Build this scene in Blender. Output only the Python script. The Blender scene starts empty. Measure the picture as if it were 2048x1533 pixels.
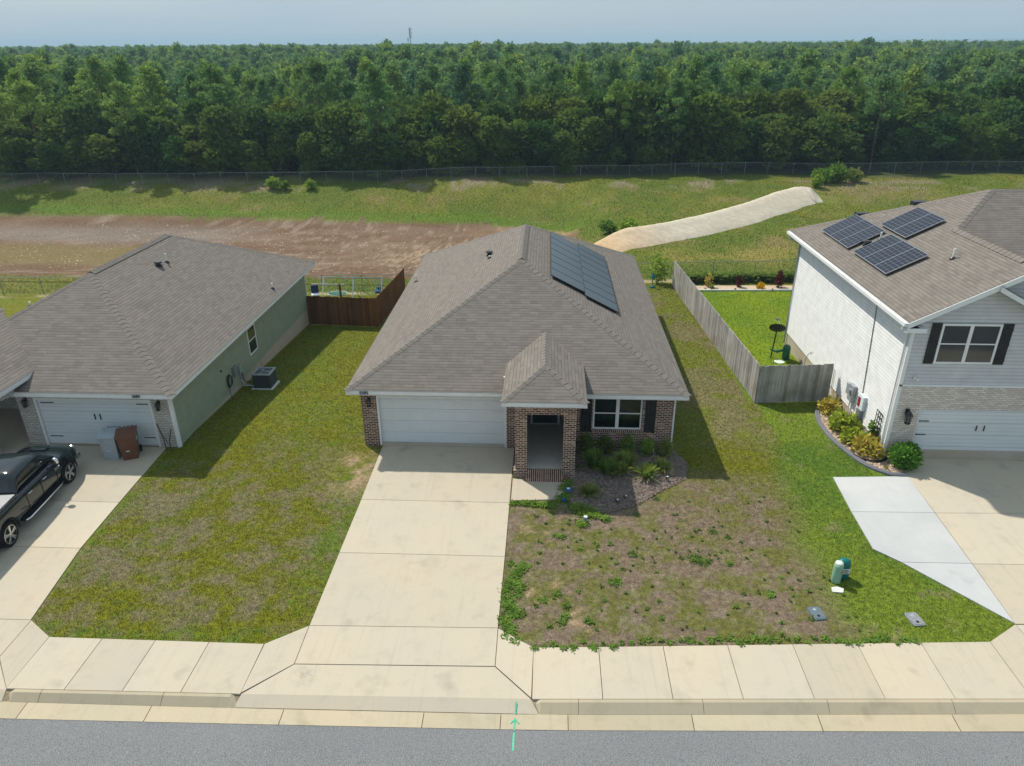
import bpy, bmesh, math, random
import numpy as np
from mathutils import Vector, Matrix
R = math.radians
PI = math.pi
scene = bpy.context.scene
col = scene.collection

# ---------------------------------------------------------------- camera
cam_d = bpy.data.cameras.new('camera')
cam = bpy.data.objects.new('camera', cam_d)
col.objects.link(cam)
CAM = Vector((7.056, -24.686, 14.407))
pitch, yaw, roll = 0.438, 0.049, -0.005
f = Vector((-math.sin(yaw)*math.cos(pitch), math.cos(yaw)*math.cos(pitch), -math.sin(pitch)))
r0 = Vector((math.cos(yaw), math.sin(yaw), 0)); u0 = r0.cross(f)
r_ = r0*math.cos(roll)+u0*math.sin(roll); u_ = -r0*math.sin(roll)+u0*math.cos(roll)
m = Matrix.Identity(4)
for i in range(3):
    m[i][0] = r_[i]; m[i][1] = u_[i]; m[i][2] = -f[i]; m[i][3] = CAM[i]
cam.matrix_world = m
cam_d.sensor_width = 36; cam_d.lens = 1445.2/2048*36
cam_d.clip_start = 0.5; cam_d.clip_end = 12000
scene.camera = cam

# ---------------------------------------------------------------- world, sun, exposure
SUN_EL, SUN_DIR = R(51.5), Vector((-1.4, 1.5, 0)).normalized()
world = bpy.data.worlds.new('World'); scene.world = world; world.use_nodes = True
nt = world.node_tree; nt.nodes.clear()
sky = nt.nodes.new('ShaderNodeTexSky'); sky.sky_type = 'NISHITA'; sky.sun_disc = False
sky.sun_elevation = SUN_EL
sky.sun_rotation = math.atan2(SUN_DIR.x, SUN_DIR.y)
sky.altitude = 0; sky.air_density = 1.0; sky.dust_density = 2.2; sky.ozone_density = 2.0
bg = nt.nodes.new('ShaderNodeBackground'); bg.inputs[1].default_value = 0.13
wo = nt.nodes.new('ShaderNodeOutputWorld')
# thin even cloud: the sky's own light evened out towards a grey-blue veil
tc = nt.nodes.new('ShaderNodeTexCoord'); cn = nt.nodes.new('ShaderNodeTexNoise')
mp = nt.nodes.new('ShaderNodeMapping'); mp.inputs['Scale'].default_value = (1.2, 1.2, 9)
cn.inputs['Scale'].default_value = 2.2; cn.inputs['Detail'].default_value = 5
cr = nt.nodes.new('ShaderNodeMapRange'); cr.inputs[1].default_value = .35; cr.inputs[2].default_value = .75
cr.inputs[3].default_value = .80; cr.inputs[4].default_value = 1.0
mx = nt.nodes.new('ShaderNodeMix'); mx.data_type = 'RGBA'
mx.inputs[7].default_value = (2.72, 3.36, 3.88, 1)
L = nt.links.new
L(tc.outputs['Generated'], mp.inputs[0]); L(mp.outputs[0], cn.inputs['Vector']); L(cn.outputs['Fac'], cr.inputs[0])
L(cr.outputs[0], mx.inputs[0]); L(sky.outputs[0], mx.inputs[6]); L(mx.outputs[2], bg.inputs[0]); L(bg.outputs[0], wo.inputs[0])
sun_d = bpy.data.lights.new('sun', 'SUN'); sun_d.energy = 3.7; sun_d.angle = R(1.2); sun_d.color = (1.0, 0.94, 0.82)
sun = bpy.data.objects.new('sun', sun_d); col.objects.link(sun)
sv = Vector((SUN_DIR.x*math.cos(SUN_EL), SUN_DIR.y*math.cos(SUN_EL), math.sin(SUN_EL)))
sun.rotation_euler = sv.to_track_quat('Z', 'Y').to_euler(); sun.location = (-20, 20, 40)
scene.view_settings.view_transform = 'Standard'; scene.view_settings.look = 'None'
scene.view_settings.gamma = 1.0; scene.view_settings.exposure = 0.38
scene.view_settings.use_curve_mapping = False
scene.render.engine = 'CYCLES'
scene.cycles.max_bounces = 5; scene.cycles.diffuse_bounces = 2; scene.cycles.glossy_bounces = 2
scene.cycles.transmission_bounces = 3; scene.cycles.volume_bounces = 0; scene.cycles.transparent_max_bounces = 6
scene.cycles.caustics_reflective = False; scene.cycles.caustics_refractive = False

# ---------------------------------------------------------------- materials
MAT = {}
def nodes(name, rough=.8, spec=.3, metal=0.):
    mt = bpy.data.materials.new(name); mt.use_nodes = True; t = mt.node_tree
    b = t.nodes['Principled BSDF']; b.inputs['Roughness'].default_value = rough
    b.inputs['Specular IOR Level'].default_value = spec; b.inputs['Metallic'].default_value = metal
    MAT[name] = mt
    return mt, t, b
def N(t, typ, **k):
    n = t.nodes.new(typ)
    for a, v in k.items(): setattr(n, a, v)
    return n
def mixc(t, fac, a, b, blend='MIX'):
    n = N(t, 'ShaderNodeMix', data_type='RGBA', blend_type=blend)
    for s, v in ((0, fac), (6, a), (7, b)):
        if hasattr(v, 'is_linked'): t.links.new(v, n.inputs[s])
        elif s == 0: n.inputs[0].default_value = v
        else: n.inputs[s].default_value = (*v, 1)
    return n.outputs[2]
def noise(t, vec, scale, detail=4, rough=.55):
    n = N(t, 'ShaderNodeTexNoise'); n.inputs['Scale'].default_value = scale; n.inputs['Detail'].default_value = detail
    n.inputs['Roughness'].default_value = rough
    if vec is not None: t.links.new(vec, n.inputs['Vector'])
    return n.outputs['Fac']
def rng(t, v, a, b, c=0., d=1.):
    n = N(t, 'ShaderNodeMapRange'); t.links.new(v, n.inputs[0])
    for i, x in enumerate((a, b, c, d)): n.inputs[i+1].default_value = x
    return n.outputs[0]
def bump(t, b, h, s=.3, d=.02):
    n = N(t, 'ShaderNodeBump'); n.inputs['Strength'].default_value = s; n.inputs['Distance'].default_value = d
    t.links.new(h, n.inputs['Height']); t.links.new(n.outputs[0], b.inputs['Normal'])
def objco(t):
    n = N(t, 'ShaderNodeTexCoord'); return n.outputs['Object']
def plain(name, c, rough=.6, spec=.35, metal=0., var=.12, scale=6., bmp=0.):
    mt, t, b = nodes(name, rough, spec, metal)
    co = objco(t); n = noise(t, co, scale)
    d = tuple(x*(1-var) for x in c); l = tuple(min(1, x*(1+var)) for x in c)
    t.links.new(mixc(t, rng(t, n, .3, .7), d, l), b.inputs['Base Color'])
    if bmp: bump(t, b, noise(t, co, scale*6), bmp)
    return mt
def masonry(name, c1, c2, mortar, bw, bh, ms, extra=None, course=0, rough=.85, bmp=.5, uvscale=1., blotch=.0, blc=None, off=.5):
    mt, t, b = nodes(name, rough, .25)
    uv = N(t, 'ShaderNodeTexCoord').outputs['UV']
    br = N(t, 'ShaderNodeTexBrick'); br.offset = off
    t.links.new(uv, br.inputs['Vector'])
    br.inputs['Color1'].default_value = (0, 0, 0, 1); br.inputs['Color2'].default_value = (1, 1, 1, 1)
    br.inputs['Mortar'].default_value = (.5, .5, .5, 1)
    br.inputs['Scale'].default_value = 1; br.inputs['Brick Width'].default_value = bw; br.inputs['Row Height'].default_value = bh
    br.inputs['Mortar Size'].default_value = ms; br.inputs['Mortar Smooth'].default_value = .1
    rp = N(t, 'ShaderNodeValToRGB'); e = rp.color_ramp.elements
    cs = [c1] + (extra or []) + [c2]
    e[0].position = 0; e[0].color = (*cs[0], 1); e[1].position = 1; e[1].color = (*cs[-1], 1)
    for i, c in enumerate(cs[1:-1]):
        x = e.new((i+1)/(len(cs)-1)); x.color = (*c, 1)
    t.links.new(br.outputs['Color'], rp.inputs[0])
    c = rp.outputs[0]
    if blotch: c = mixc(t, rng(t, noise(t, uv, 1.1, 5), .4, .75, 0, blotch), c, blc)
    c = mixc(t, rng(t, noise(t, uv, 45, 2), .2, .8, .0, .3), c, tuple(x*.45 for x in c1))
    if course:
        b2 = N(t, 'ShaderNodeTexBrick'); b2.offset = .37; t.links.new(uv, b2.inputs['Vector']); b2.inputs['Color1'].default_value = (0,0,0,1); b2.inputs['Color2'].default_value = (1,1,1,1); b2.inputs['Mortar Size'].default_value = 0
        b2.inputs['Scale'].default_value = 1; b2.inputs['Brick Width'].default_value = .43; b2.inputs['Row Height'].default_value = bh; b2.squash = .8
        r2 = N(t, 'ShaderNodeValToRGB'); r2.color_ramp.elements[0].color = (*c1, 1); r2.color_ramp.elements[1].color = (*c2, 1); t.links.new(b2.outputs['Color'], r2.inputs[0]); c = mixc(t, .5, c, r2.outputs[0])
    else: c = mixc(t, br.outputs['Fac'], c, mortar)
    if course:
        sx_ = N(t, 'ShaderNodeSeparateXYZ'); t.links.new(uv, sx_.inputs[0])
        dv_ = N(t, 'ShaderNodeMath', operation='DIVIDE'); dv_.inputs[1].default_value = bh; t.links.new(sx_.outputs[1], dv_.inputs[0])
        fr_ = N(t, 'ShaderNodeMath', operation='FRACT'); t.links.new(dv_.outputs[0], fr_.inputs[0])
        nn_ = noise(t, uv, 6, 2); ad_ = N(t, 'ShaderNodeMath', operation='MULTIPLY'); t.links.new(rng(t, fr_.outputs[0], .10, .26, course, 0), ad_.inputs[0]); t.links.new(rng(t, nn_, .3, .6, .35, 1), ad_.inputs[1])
        c = mixc(t, ad_.outputs[0], c, mortar)  # dark granule band per course, with the butt-edge shadow painted into it
    t.links.new(c, b.inputs['Base Color'])
    inv = N(t, 'ShaderNodeMath', operation='SUBTRACT'); inv.inputs[0].default_value = 1; t.links.new(br.outputs['Fac'], inv.inputs[1])
    bump(t, b, ad_.outputs[0] if course else inv.outputs[0], -bmp*.5 if course else bmp, .012)
    return mt
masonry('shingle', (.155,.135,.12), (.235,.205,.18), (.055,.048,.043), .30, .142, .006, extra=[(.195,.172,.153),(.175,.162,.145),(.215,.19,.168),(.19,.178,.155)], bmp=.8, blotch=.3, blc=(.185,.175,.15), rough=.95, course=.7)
masonry('shingle_ridge', (.19,.172,.155), (.225,.20,.178), (.10,.09,.08), .3, .3, .004, bmp=.3, rough=.95)
masonry('red_brick', (.04,.02,.015), (.40,.28,.22), (.56,.46,.38), .205, .076, .011, extra=[(.13,.045,.028),(.055,.026,.02),(.19,.07,.045),(.09,.038,.026),(.22,.11,.075)], bmp=.7)
masonry('white_brick', (.50,.47,.43), (.68,.64,.60), (.16,.145,.13), .205, .076, .0085, extra=[(.62,.58,.53),(.56,.50,.45),(.66,.63,.59)], bmp=.7)
masonry('tan_brick', (.58,.52,.46), (.82,.76,.70), (.36,.32,.29), .205, .076, .008, extra=[(.72,.65,.59),(.66,.57,.50),(.78,.72,.66)], bmp=.6)
masonry('brick_soldier', (.09,.035,.025), (.28,.13,.09), (.62,.52,.43), .076, .5, .0095, extra=[(.12,.055,.04)], bmp=.7, off=0)
def siding_mat(name, c):
    mt, t, b = nodes(name, .55, .3); co = objco(t)
    n = noise(t, co, 2.2, 5); n2 = noise(t, co, 30, 2)
    cc = mixc(t, rng(t, n, .3, .7), tuple(x*.9 for x in c), tuple(min(1, x*1.05) for x in c))
    cc = mixc(t, rng(t, n2, .55, .8, 0, .15), cc, tuple(x*.7 for x in c))
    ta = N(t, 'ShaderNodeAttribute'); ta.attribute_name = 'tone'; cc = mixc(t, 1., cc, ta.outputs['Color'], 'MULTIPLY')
    t.links.new(cc, b.inputs['Base Color'])
siding_mat('green_siding', (.25,.30,.215)); siding_mat('white_siding', (.84,.84,.85)); siding_mat('grey_siding', (.58,.58,.59))
siding_mat('tan_siding', (.5,.47,.4))
plain('trim_white', (.74,.75,.75), .45, .4, var=.05, scale=3)
plain('door_white', (.66,.70,.72), .4, .4, var=.03, scale=1.5)
plain('soffit_white', (.6,.6,.58), .6, var=.05)
plain('shutter_black', (.018,.017,.019), .5, .3, var=.3)
plain('black_metal', (.02,.02,.022), .4, .5, var=.3)
plain('white_pvc', (.75,.75,.72), .4, .4, var=.05)
plain('grey_metal', (.36,.4,.42), .45, .5, metal=.3)
plain('galv', (.26,.29,.30), .5, .4, metal=.5)
plain('plastic_grey', (.36,.41,.45), .45, .4, var=.1, scale=4)
plain('plastic_brown', (.135,.055,.028), .45, .4, var=.12, scale=3)
plain('plastic_green', (.012,.11,.055), .4, .4, var=.1)
plain('plastic_teal', (.0,.13,.12), .4, .4, var=.1)
plain('plastic_mint', (.24,.42,.31), .5, .35, var=.08)
plain('plastic_mint_top', (.6,.72,.6), .5, .35, var=.05)
plain('plastic_orange', (.65,.25,.03), .5)
plain('plastic_blue', (.02,.09,.2), .4)
plain('navy', (.012,.02,.09), .6)
plain('cloth_white', (.7,.73,.8), .7)
plain('label_white', (.62,.68,.7), .5)
plain('lid_blue', (.11,.15,.18), .6, var=.2, scale=20, bmp=.2)
plain('lid_grey', (.22,.24,.26), .7, var=.25, scale=20, bmp=.2)
plain('concrete_pale', (.6,.62,.58), .8, var=.12, scale=9)
plain('ac_dark', (.045,.055,.06), .5, .3)
plain('porch_slab', (.55,.52,.46), .7, var=.08)
plain('rubber', (.012,.012,.013), .85, .2, var=.2, bmp=.2)
plain('chrome', (.75,.76,.78), .15, .6, metal=1., var=.03)
plain('alloy', (.62,.64,.66), .25, .5, metal=1., var=.05)
plain('tail_red', (.25,.01,.01), .3, .5)
plain('dark_void', (.01,.01,.011), .7, .2)
plain('dark_wood_door', (.015,.016,.02), .4, .4)
plain('curtain', (.05,.065,.06), .8, var=.4, scale=3)
plain('blind', (.22,.25,.22), .6, var=.2, scale=8)
plain('mat_dark', (.02,.02,.028), .9)
plain('paint_green', (.10,.46,.30), .7, .2, var=.25, scale=14)
plain('dirt_stain', (.3,.27,.2), .9)
plain('edging', (.155,.16,.18), .8, .3, var=.25, scale=18, bmp=.3)
plain('bark', (.085,.07,.058), .9, .2, var=.35, scale=9, bmp=.5)
plain('bark_pine', (.16,.115,.09), .9, .2, var=.35, scale=9, bmp=.5)
plain('tower_grey', (.2,.2,.22), .6)
plain('tonneau', (.33,.33,.34), .6, .3, var=.08)
def glassy(name, c, rough=.06):
    mt, t, b = nodes(name, rough, .8); co = objco(t)
    t.links.new(mixc(t, rng(t, noise(t, co, 1.1, 2), .35, .65), tuple(x*.6 for x in c), tuple(x*1.4 for x in c)), b.inputs['Base Color'])
    b.inputs['IOR'].default_value = 1.5
glassy('glass', (.012,.02,.022)); glassy('car_glass', (.008,.012,.014), .04)
def clear_glass():
    mt = bpy.data.materials.new('window_glass'); mt.use_nodes = True; t = mt.node_tree; t.nodes.clear()
    g = N(t, 'ShaderNodeBsdfGlossy'); g.inputs['Roughness'].default_value = .03; g.inputs['Color'].default_value = (.75,.85,.85,1)
    tr = N(t, 'ShaderNodeBsdfTransparent'); tr.inputs[0].default_value = (.45,.55,.52,1)
    fr = N(t, 'ShaderNodeFresnel'); fr.inputs[0].default_value = 1.6
    nz = noise(t, objco(t), 2.0, 2); bmpn = N(t, 'ShaderNodeBump'); bmpn.inputs['Strength'].default_value = .03
    t.links.new(nz, bmpn.inputs['Height']); t.links.new(bmpn.outputs[0], g.inputs['Normal'])
    mxs = N(t, 'ShaderNodeMixShader'); o = N(t, 'ShaderNodeOutputMaterial')
    t.links.new(fr.outputs[0], mxs.inputs[0]); t.links.new(tr.outputs[0], mxs.inputs[1]); t.links.new(g.outputs[0], mxs.inputs[2]); t.links.new(mxs.outputs[0], o.inputs[0])
    MAT['window_glass'] = mt
clear_glass()
def carpaint():
    mt, t, b = nodes('car_paint', .08, .5)
    b.inputs['Coat Weight'].default_value = .3; b.inputs['Coat Roughness'].default_value = .04
    co = objco(t); t.links.new(mixc(t, noise(t, co, 3), (.006,.012,.014), (.012,.022,.026)), b.inputs['Base Color'])
carpaint()
def concrete(name, c, stain, warm):
    mt, t, b = nodes(name, .85, .25); co = objco(t)
    n1 = noise(t, co, .35, 6, .6); n2 = noise(t, co, 1.7, 7, .65); n3 = noise(t, co, 40, 3, .6)
    cc = mixc(t, rng(t, n1, .35, .7), c, warm)
    cc = mixc(t, rng(t, n2, .52, .8, 0, .55), cc, stain)
    cc = mixc(t, rng(t, n3, .3, .75, 0, .3), cc, tuple(x*.72 for x in c))
    n4 = noise(t, co, .9, 3, .5); n5 = noise(t, co, 9, 4, .6)
    cc = mixc(t, rng(t, n4, .62, .74, 0, .35), cc, tuple(x*.62 for x in stain)); cc = mixc(t, rng(t, n5, .62, .8, 0, .35), cc, (.62,.50,.34))
    mpt = N(t, 'ShaderNodeMapping'); mpt.inputs['Scale'].default_value = (7., .25, 1); t.links.new(co, mpt.inputs[0]); n6 = noise(t, mpt.outputs[0], 1., 4, .6); cc = mixc(t, rng(t, n6, .55, .8, 0, .28), cc, tuple(x*.8 for x in stain))
    for (sx_, sy_, sr_, sa_) in ((1.15,-11.55,.45,.4),(4.2,-1.5,.9,.25),(2.6,-5.9,.22,.2),(-9.6,-4.9,.5,.3),(1.8,-8.4,.5,.14),(4.6,-7.6,.35,.15),(22.8,-2.4,.8,.22)):
        gd_ = N(t, 'ShaderNodeVectorMath', operation='DISTANCE'); gd_.inputs[1].default_value = (sx_, sy_, 0); t.links.new(co, gd_.inputs[0])
        wv = N(t, 'ShaderNodeMath', operation='MULTIPLY'); t.links.new(rng(t, gd_.outputs['Value'], sr_, 0, 0, sa_*1.6), wv.inputs[0]); t.links.new(rng(t, noise(t, co, 5, 5, .7), .4, .6), wv.inputs[1])
        cc = mixc(t, wv.outputs[0], cc, (.25,.25,.23))
    oi = N(t, 'ShaderNodeAttribute'); oi.attribute_name = 'tone'
    cc = mixc(t, 1., cc, oi.outputs['Color'], 'MULTIPLY')
    t.links.new(cc, b.inputs['Base Color']); bump(t, b, n3, .2, .004)
concrete('concrete', (.495,.445,.36), (.35,.32,.26), (.535,.46,.345))
concrete('concrete_new', (.44,.455,.465), (.44,.455,.46), (.56,.56,.55))
concrete('kerb_conc', (.42,.37,.27), (.26,.235,.175), (.48,.40,.275))
concrete('foundation', (.44,.37,.27), (.52,.36,.22), (.50,.47,.42))
def asphalt():
    mt, t, b = nodes('asphalt', .9, .3); co = objco(t)
    v = N(t, 'ShaderNodeTexVoronoi'); v.inputs['Scale'].default_value = 55; t.links.new(co, v.inputs['Vector'])
    n = noise(t, co, .5, 6); n2 = noise(t, co, 60, 2, .8)
    cc = mixc(t, rng(t, n, .35, .7), (.15,.156,.165), (.19,.196,.205))
    cc = mixc(t, rng(t, v.outputs['Distance'], .1, .6, .0, .55), (.33,.34,.35), cc) if False else mixc(t, rng(t, n2, .35, .65), cc, (.29,.295,.305))
    cc = mixc(t, rng(t, v.outputs['Distance'], .35, .7, 0, .6), cc, (.06,.065,.07))
    t.links.new(cc, b.inputs['Base Color']); bump(t, b, n2, .5, .006)
asphalt()
def wood(name, c1, c2, c3):
    mt, t, b = nodes(name, .85, .2)
    a = N(t, 'ShaderNodeAttribute'); a.attribute_name = 'tone'
    tcn = N(t, 'ShaderNodeTexCoord'); mpn = N(t, 'ShaderNodeMapping'); mpn.inputs['Scale'].default_value = (14, 14, 1.2)
    t.links.new(tcn.outputs['Object'], mpn.inputs[0])
    n = noise(t, mpn.outputs[0], 1.6, 5); n2 = noise(t, tcn.outputs['Object'], 1.3, 4)
    cc = mixc(t, rng(t, n, .3, .7), c1, c2); cc = mixc(t, rng(t, n2, .45, .75), cc, c3)
    cc = mixc(t, 1., cc, a.outputs['Color'], 'MULTIPLY')
    t.links.new(cc, b.inputs['Base Color']); bump(t, b, n, .3, .006)
wood('grey_wood', (.27,.255,.24), (.42,.41,.40), (.23,.215,.17)); wood('brown_wood', (.12,.045,.012), (.19,.08,.025), (.10,.035,.012))
def attrmat(name, attr='gcol', fine=26., rough=.95, lo=.5, hi=1.5, bs=.6, bd=.05, speck=0.):
    mt, t, b = nodes(name, rough, .15); co = objco(t)
    a = N(t, 'ShaderNodeAttribute'); a.attribute_name = attr
    n1 = noise(t, co, fine, 4, .75); n2 = noise(t, co, fine/4.5, 6, .7)
    k1 = rng(t, n1, .3, .7, lo, hi); k2 = rng(t, n2, .35, .65, .6, 1.35) if lo < .8 else rng(t, n2, .35, .65, .88, 1.1)
    mm = N(t, 'ShaderNodeMath', operation='MULTIPLY'); t.links.new(k1, mm.inputs[0]); t.links.new(k2, mm.inputs[1])
    sc = N(t, 'ShaderNodeVectorMath', operation='SCALE'); t.links.new(a.outputs['Color'], sc.inputs[0]); t.links.new(mm.outputs[0], sc.inputs[3])
    c = sc.outputs[0]
    if speck:
        n3 = noise(t, co, 11., 5, .8); n4 = noise(t, co, 3.1, 4, .7)
        p = N(t, 'ShaderNodeMath', operation='MULTIPLY'); t.links.new(rng(t, n3, .52, .66), p.inputs[0]); t.links.new(rng(t, n4, .40, .62, .05, speck), p.inputs[1])
        c = mixc(t, p.outputs[0], c, (.25,.205,.135))
        n5 = noise(t, co, 7., 5, .8); c = mixc(t, rng(t, n5, .52, .70, 0, .6), c, (.05,.055,.02))
    t.links.new(c, b.inputs['Base Color'])
    bump(t, b, n1, bs, bd)
attrmat('ground_cover', speck=.5)
def blade_mat(name, attr='gcol'):
    mt = bpy.data.materials.new(name); mt.use_nodes = True; t = mt.node_tree; t.nodes.clear(); MAT[name] = mt
    a = N(t, 'ShaderNodeAttribute'); a.attribute_name = attr
    d = N(t, 'ShaderNodeBsdfDiffuse'); tr = N(t, 'ShaderNodeBsdfTranslucent'); mxs = N(t, 'ShaderNodeMixShader'); mxs.inputs[0].default_value = .3
    o = N(t, 'ShaderNodeOutputMaterial')
    t.links.new(a.outputs['Color'], d.inputs[0]); t.links.new(a.outputs['Color'], tr.inputs[0])
    t.links.new(d.outputs[0], mxs.inputs[1]); t.links.new(tr.outputs[0], mxs.inputs[2]); t.links.new(mxs.outputs[0], o.inputs[0])
blade_mat('grass_blade')
def leafmat(name, cols, trans=.3, nsc=.6):
    mt = bpy.data.materials.new(name); mt.use_nodes = True; t = mt.node_tree; t.nodes.clear(); MAT[name] = mt
    oi = N(t, 'ShaderNodeObjectInfo'); rp = N(t, 'ShaderNodeValToRGB'); e = rp.color_ramp.elements
    e[0].color = (*cols[0], 1); e[1].color = (*cols[-1], 1)
    for i, c in enumerate(cols[1:-1]): e.new((i+1)/(len(cols)-1)).color = (*c, 1)
    t.links.new(oi.outputs['Random'], rp.inputs[0])
    n = noise(t, objco(t), nsc, 4, .7); n2 = noise(t, objco(t), nsc*9, 2)
    k = rng(t, n, .3, .72, .55, 1.5); k2 = rng(t, n2, .3, .7, .75, 1.3)
    mm = N(t, 'ShaderNodeMath', operation='MULTIPLY'); t.links.new(k, mm.inputs[0]); t.links.new(k2, mm.inputs[1])
    sc = N(t, 'ShaderNodeVectorMath', operation='SCALE'); t.links.new(rp.outputs[0], sc.inputs[0]); t.links.new(mm.outputs[0], sc.inputs[3])
    d = N(t, 'ShaderNodeBsdfDiffuse'); tr = N(t, 'ShaderNodeBsdfTranslucent'); mxs = N(t, 'ShaderNodeMixShader'); mxs.inputs[0].default_value = trans
    o = N(t, 'ShaderNodeOutputMaterial')
    t.links.new(sc.outputs[0], d.inputs[0]); t.links.new(sc.outputs[0], tr.inputs[0])
    t.links.new(d.outputs[0], mxs.inputs[1]); t.links.new(tr.outputs[0], mxs.inputs[2]); t.links.new(mxs.outputs[0], o.inputs[0])
leafmat('leaf_oak', [(.045,.105,.026),(.08,.15,.036),(.12,.185,.036),(.065,.13,.036),(.15,.195,.036),(.10,.165,.03),(.12,.19,.036)], .4, .5)
leafmat('leaf_pine', [(.085,.18,.075),(.17,.29,.075),(.11,.22,.10),(.27,.37,.07),(.13,.24,.09),(.20,.31,.06),(.09,.175,.085)], .4, .5)
leafmat('leaf_shrub', [(.14,.24,.04),(.17,.27,.04)], .35, 3)
leafmat('leaf_box', [(.12,.27,.04),(.12,.27,.04)], .35, 5)
leafmat('leaf_croton', [(.32,.40,.05),(.36,.40,.05)], .35, 9)
leafmat('leaf_croton_red', [(.50,.42,.08),(.44,.36,.07)], .35, 9)
leafmat('leaf_lime', [(.25,.36,.05),(.22,.33,.05)], .35, 4)
leafmat('leaf_dark', [(.10,.16,.035),(.12,.18,.035)], .3, 4)
leafmat('leaf_lily', [(.20,.28,.05),(.25,.31,.07)], .35, 6)
leafmat('leaf_red', [(.09,.02,.02),(.12,.03,.03)], .2, 4)
leafmat('flower_yellow', [(.7,.42,.01),(.7,.42,.01)], .2, 4)
leafmat('leaf_olive', [(.2,.24,.06),(.22,.25,.06)], .3, 4)
leafmat('straw', [(.35,.3,.2),(.3,.25,.17)], .2, 4)
leafmat('mulch', [(.23,.185,.16),(.23,.185,.16)], .0, 9)
leafmat('gravel', [(.62,.47,.36),(.62,.47,.36)], .0, 14)
def panel_mat(name, cell, line, cw, cl, lw, spec=.5, rough=.12):
    mt, t, b = nodes(name, rough, spec)
    uv = N(t, 'ShaderNodeTexCoord').outputs['UV']
    br = N(t, 'ShaderNodeTexBrick'); br.offset = 0; t.links.new(uv, br.inputs['Vector'])
    br.inputs['Color1'].default_value = (*cell, 1); br.inputs['Color2'].default_value = tuple(x*1.25 for x in cell)+(1,)
    br.inputs['Mortar'].default_value = (*line, 1); br.inputs['Scale'].default_value = 1
    br.inputs['Brick Width'].default_value = cw; br.inputs['Row Height'].default_value = cl; br.inputs['Mortar Size'].default_value = lw
    br.inputs['Mortar Smooth'].default_value = 0
    t.links.new(br.outputs['Color'], b.inputs['Base Color'])
panel_mat('solar_black', (.04,.055,.07), (.065,.085,.10), .16, .16, .003, .8, .28)
panel_mat('solar_blue', (.010,.012,.022), (.15,.17,.20), .285, .19, .006, .3, .25)

# ---------------------------------------------------------------- terrain
def sst(a, b, t):
    t = np.clip((t-a)/(b-a), 0, 1); return t*t*(3-2*t)
_rs = np.random.RandomState(7); _LAT = _rs.rand(256, 256)
def vnoise(x, y):
    xi = np.floor(x).astype(int); yi = np.floor(y).astype(int); fx = x-xi; fy = y-yi
    fx = fx*fx*(3-2*fx); fy = fy*fy*(3-2*fy)
    a = _LAT[xi & 255, yi & 255]; b = _LAT[(xi+1) & 255, yi & 255]; c = _LAT[xi & 255, (yi+1) & 255]; d = _LAT[(xi+1) & 255, (yi+1) & 255]
    return (a*(1-fx)+b*fx)*(1-fy)+(c*(1-fx)+d*fx)*fy
def fbm(x, y, s, o=0., n=4):
    v = 0; a = .5; tot = 0
    for i in range(n):
        v = v + a*vnoise(x*s+o*13.7+i*31.3, y*s+o*7.1+i*17.9); tot += a; a *= .55; s *= 2.07
    return v/tot
def H0(x, y):
    x = np.asarray(x, float); y = np.asarray(y, float)
    w = sst(8, 14, x)
    yard = -np.clip((y-1)/23, 0, 1)*((1-w)*1.5+w*0.85)
    basin = -(1-w)*0.9*sst(25, 29, y)*(1-sst(44, 60, y))
    rise = sst(44, 62, y)*((1-w)*2.0+w*0.9) + w*sst(24, 44, y)*.4
    far = -sst(66, 130, y)*3.0 + sst(200, 420, y)*1.5
    return yard+basin+rise+far
def Hs(x, y): return float(H0(x, y))
KX = [-80, -6, 0, 7, 19, 90]
LB = [-11.2, -10.57, -10.57, -10.40, -9.68, -5.6]   # pavement back edge
LK = [-12.9, -12.30, -12.21, -12.06, -11.54, -7.5]  # kerb top edge
LG = [-13.15, -12.56, -12.50, -12.38, -11.85, -7.8] # kerb foot
LR = [-13.6, -13.02, -12.92, -12.79, -12.32, -8.3]  # gutter / asphalt edge
def ln(L_, x): return np.interp(x, KX, L_)
def H(x, y):
    h = H0(x, y); x = np.asarray(x, float); y = np.asarray(y, float)
    fld = sst(27, 34, y)*(1-sst(70, 90, y))
    h = h + fld*(fbm(x, y, .12, 3)-.5)*.5
    h = h + sst(150, 400, y)*(fbm(x, y, .004, 5)-.5)*9
    d = ln(LB, x)-y
    h = h - .30*sst(0.15, .5, d)
    # far shallow valleys and rises
    return h
def C3(*c): return np.array(c, float)
def lerp3(a, b, t): return a*(1-t[:, None])+b*t[:, None]
def segd(x, y, P):
    d = np.full(x.shape, 1e9)
    for (ax, ay), (bx, by) in zip(P[:-1], P[1:]):
        vx, vy = bx-ax, by-ay; t = np.clip(((x-ax)*vx+(y-ay)*vy)/(vx*vx+vy*vy), 0, 1)
        d = np.minimum(d, np.hypot(x-ax-t*vx, y-ay-t*vy))
    return d
BANK = [(10.6, 33.0, 3.6), (13.3, 34.6, 3.6), (17.5, 37.7, 3.5), (21.8, 40.8, 3.4), (26.5, 45.0, 3.4), (31.0, 49.8, 3.6), (33.3, 51.7, 3.6), (35.0, 51.6, 2.2)]
CLF = lambda x: 24.75+0.072*x
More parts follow.
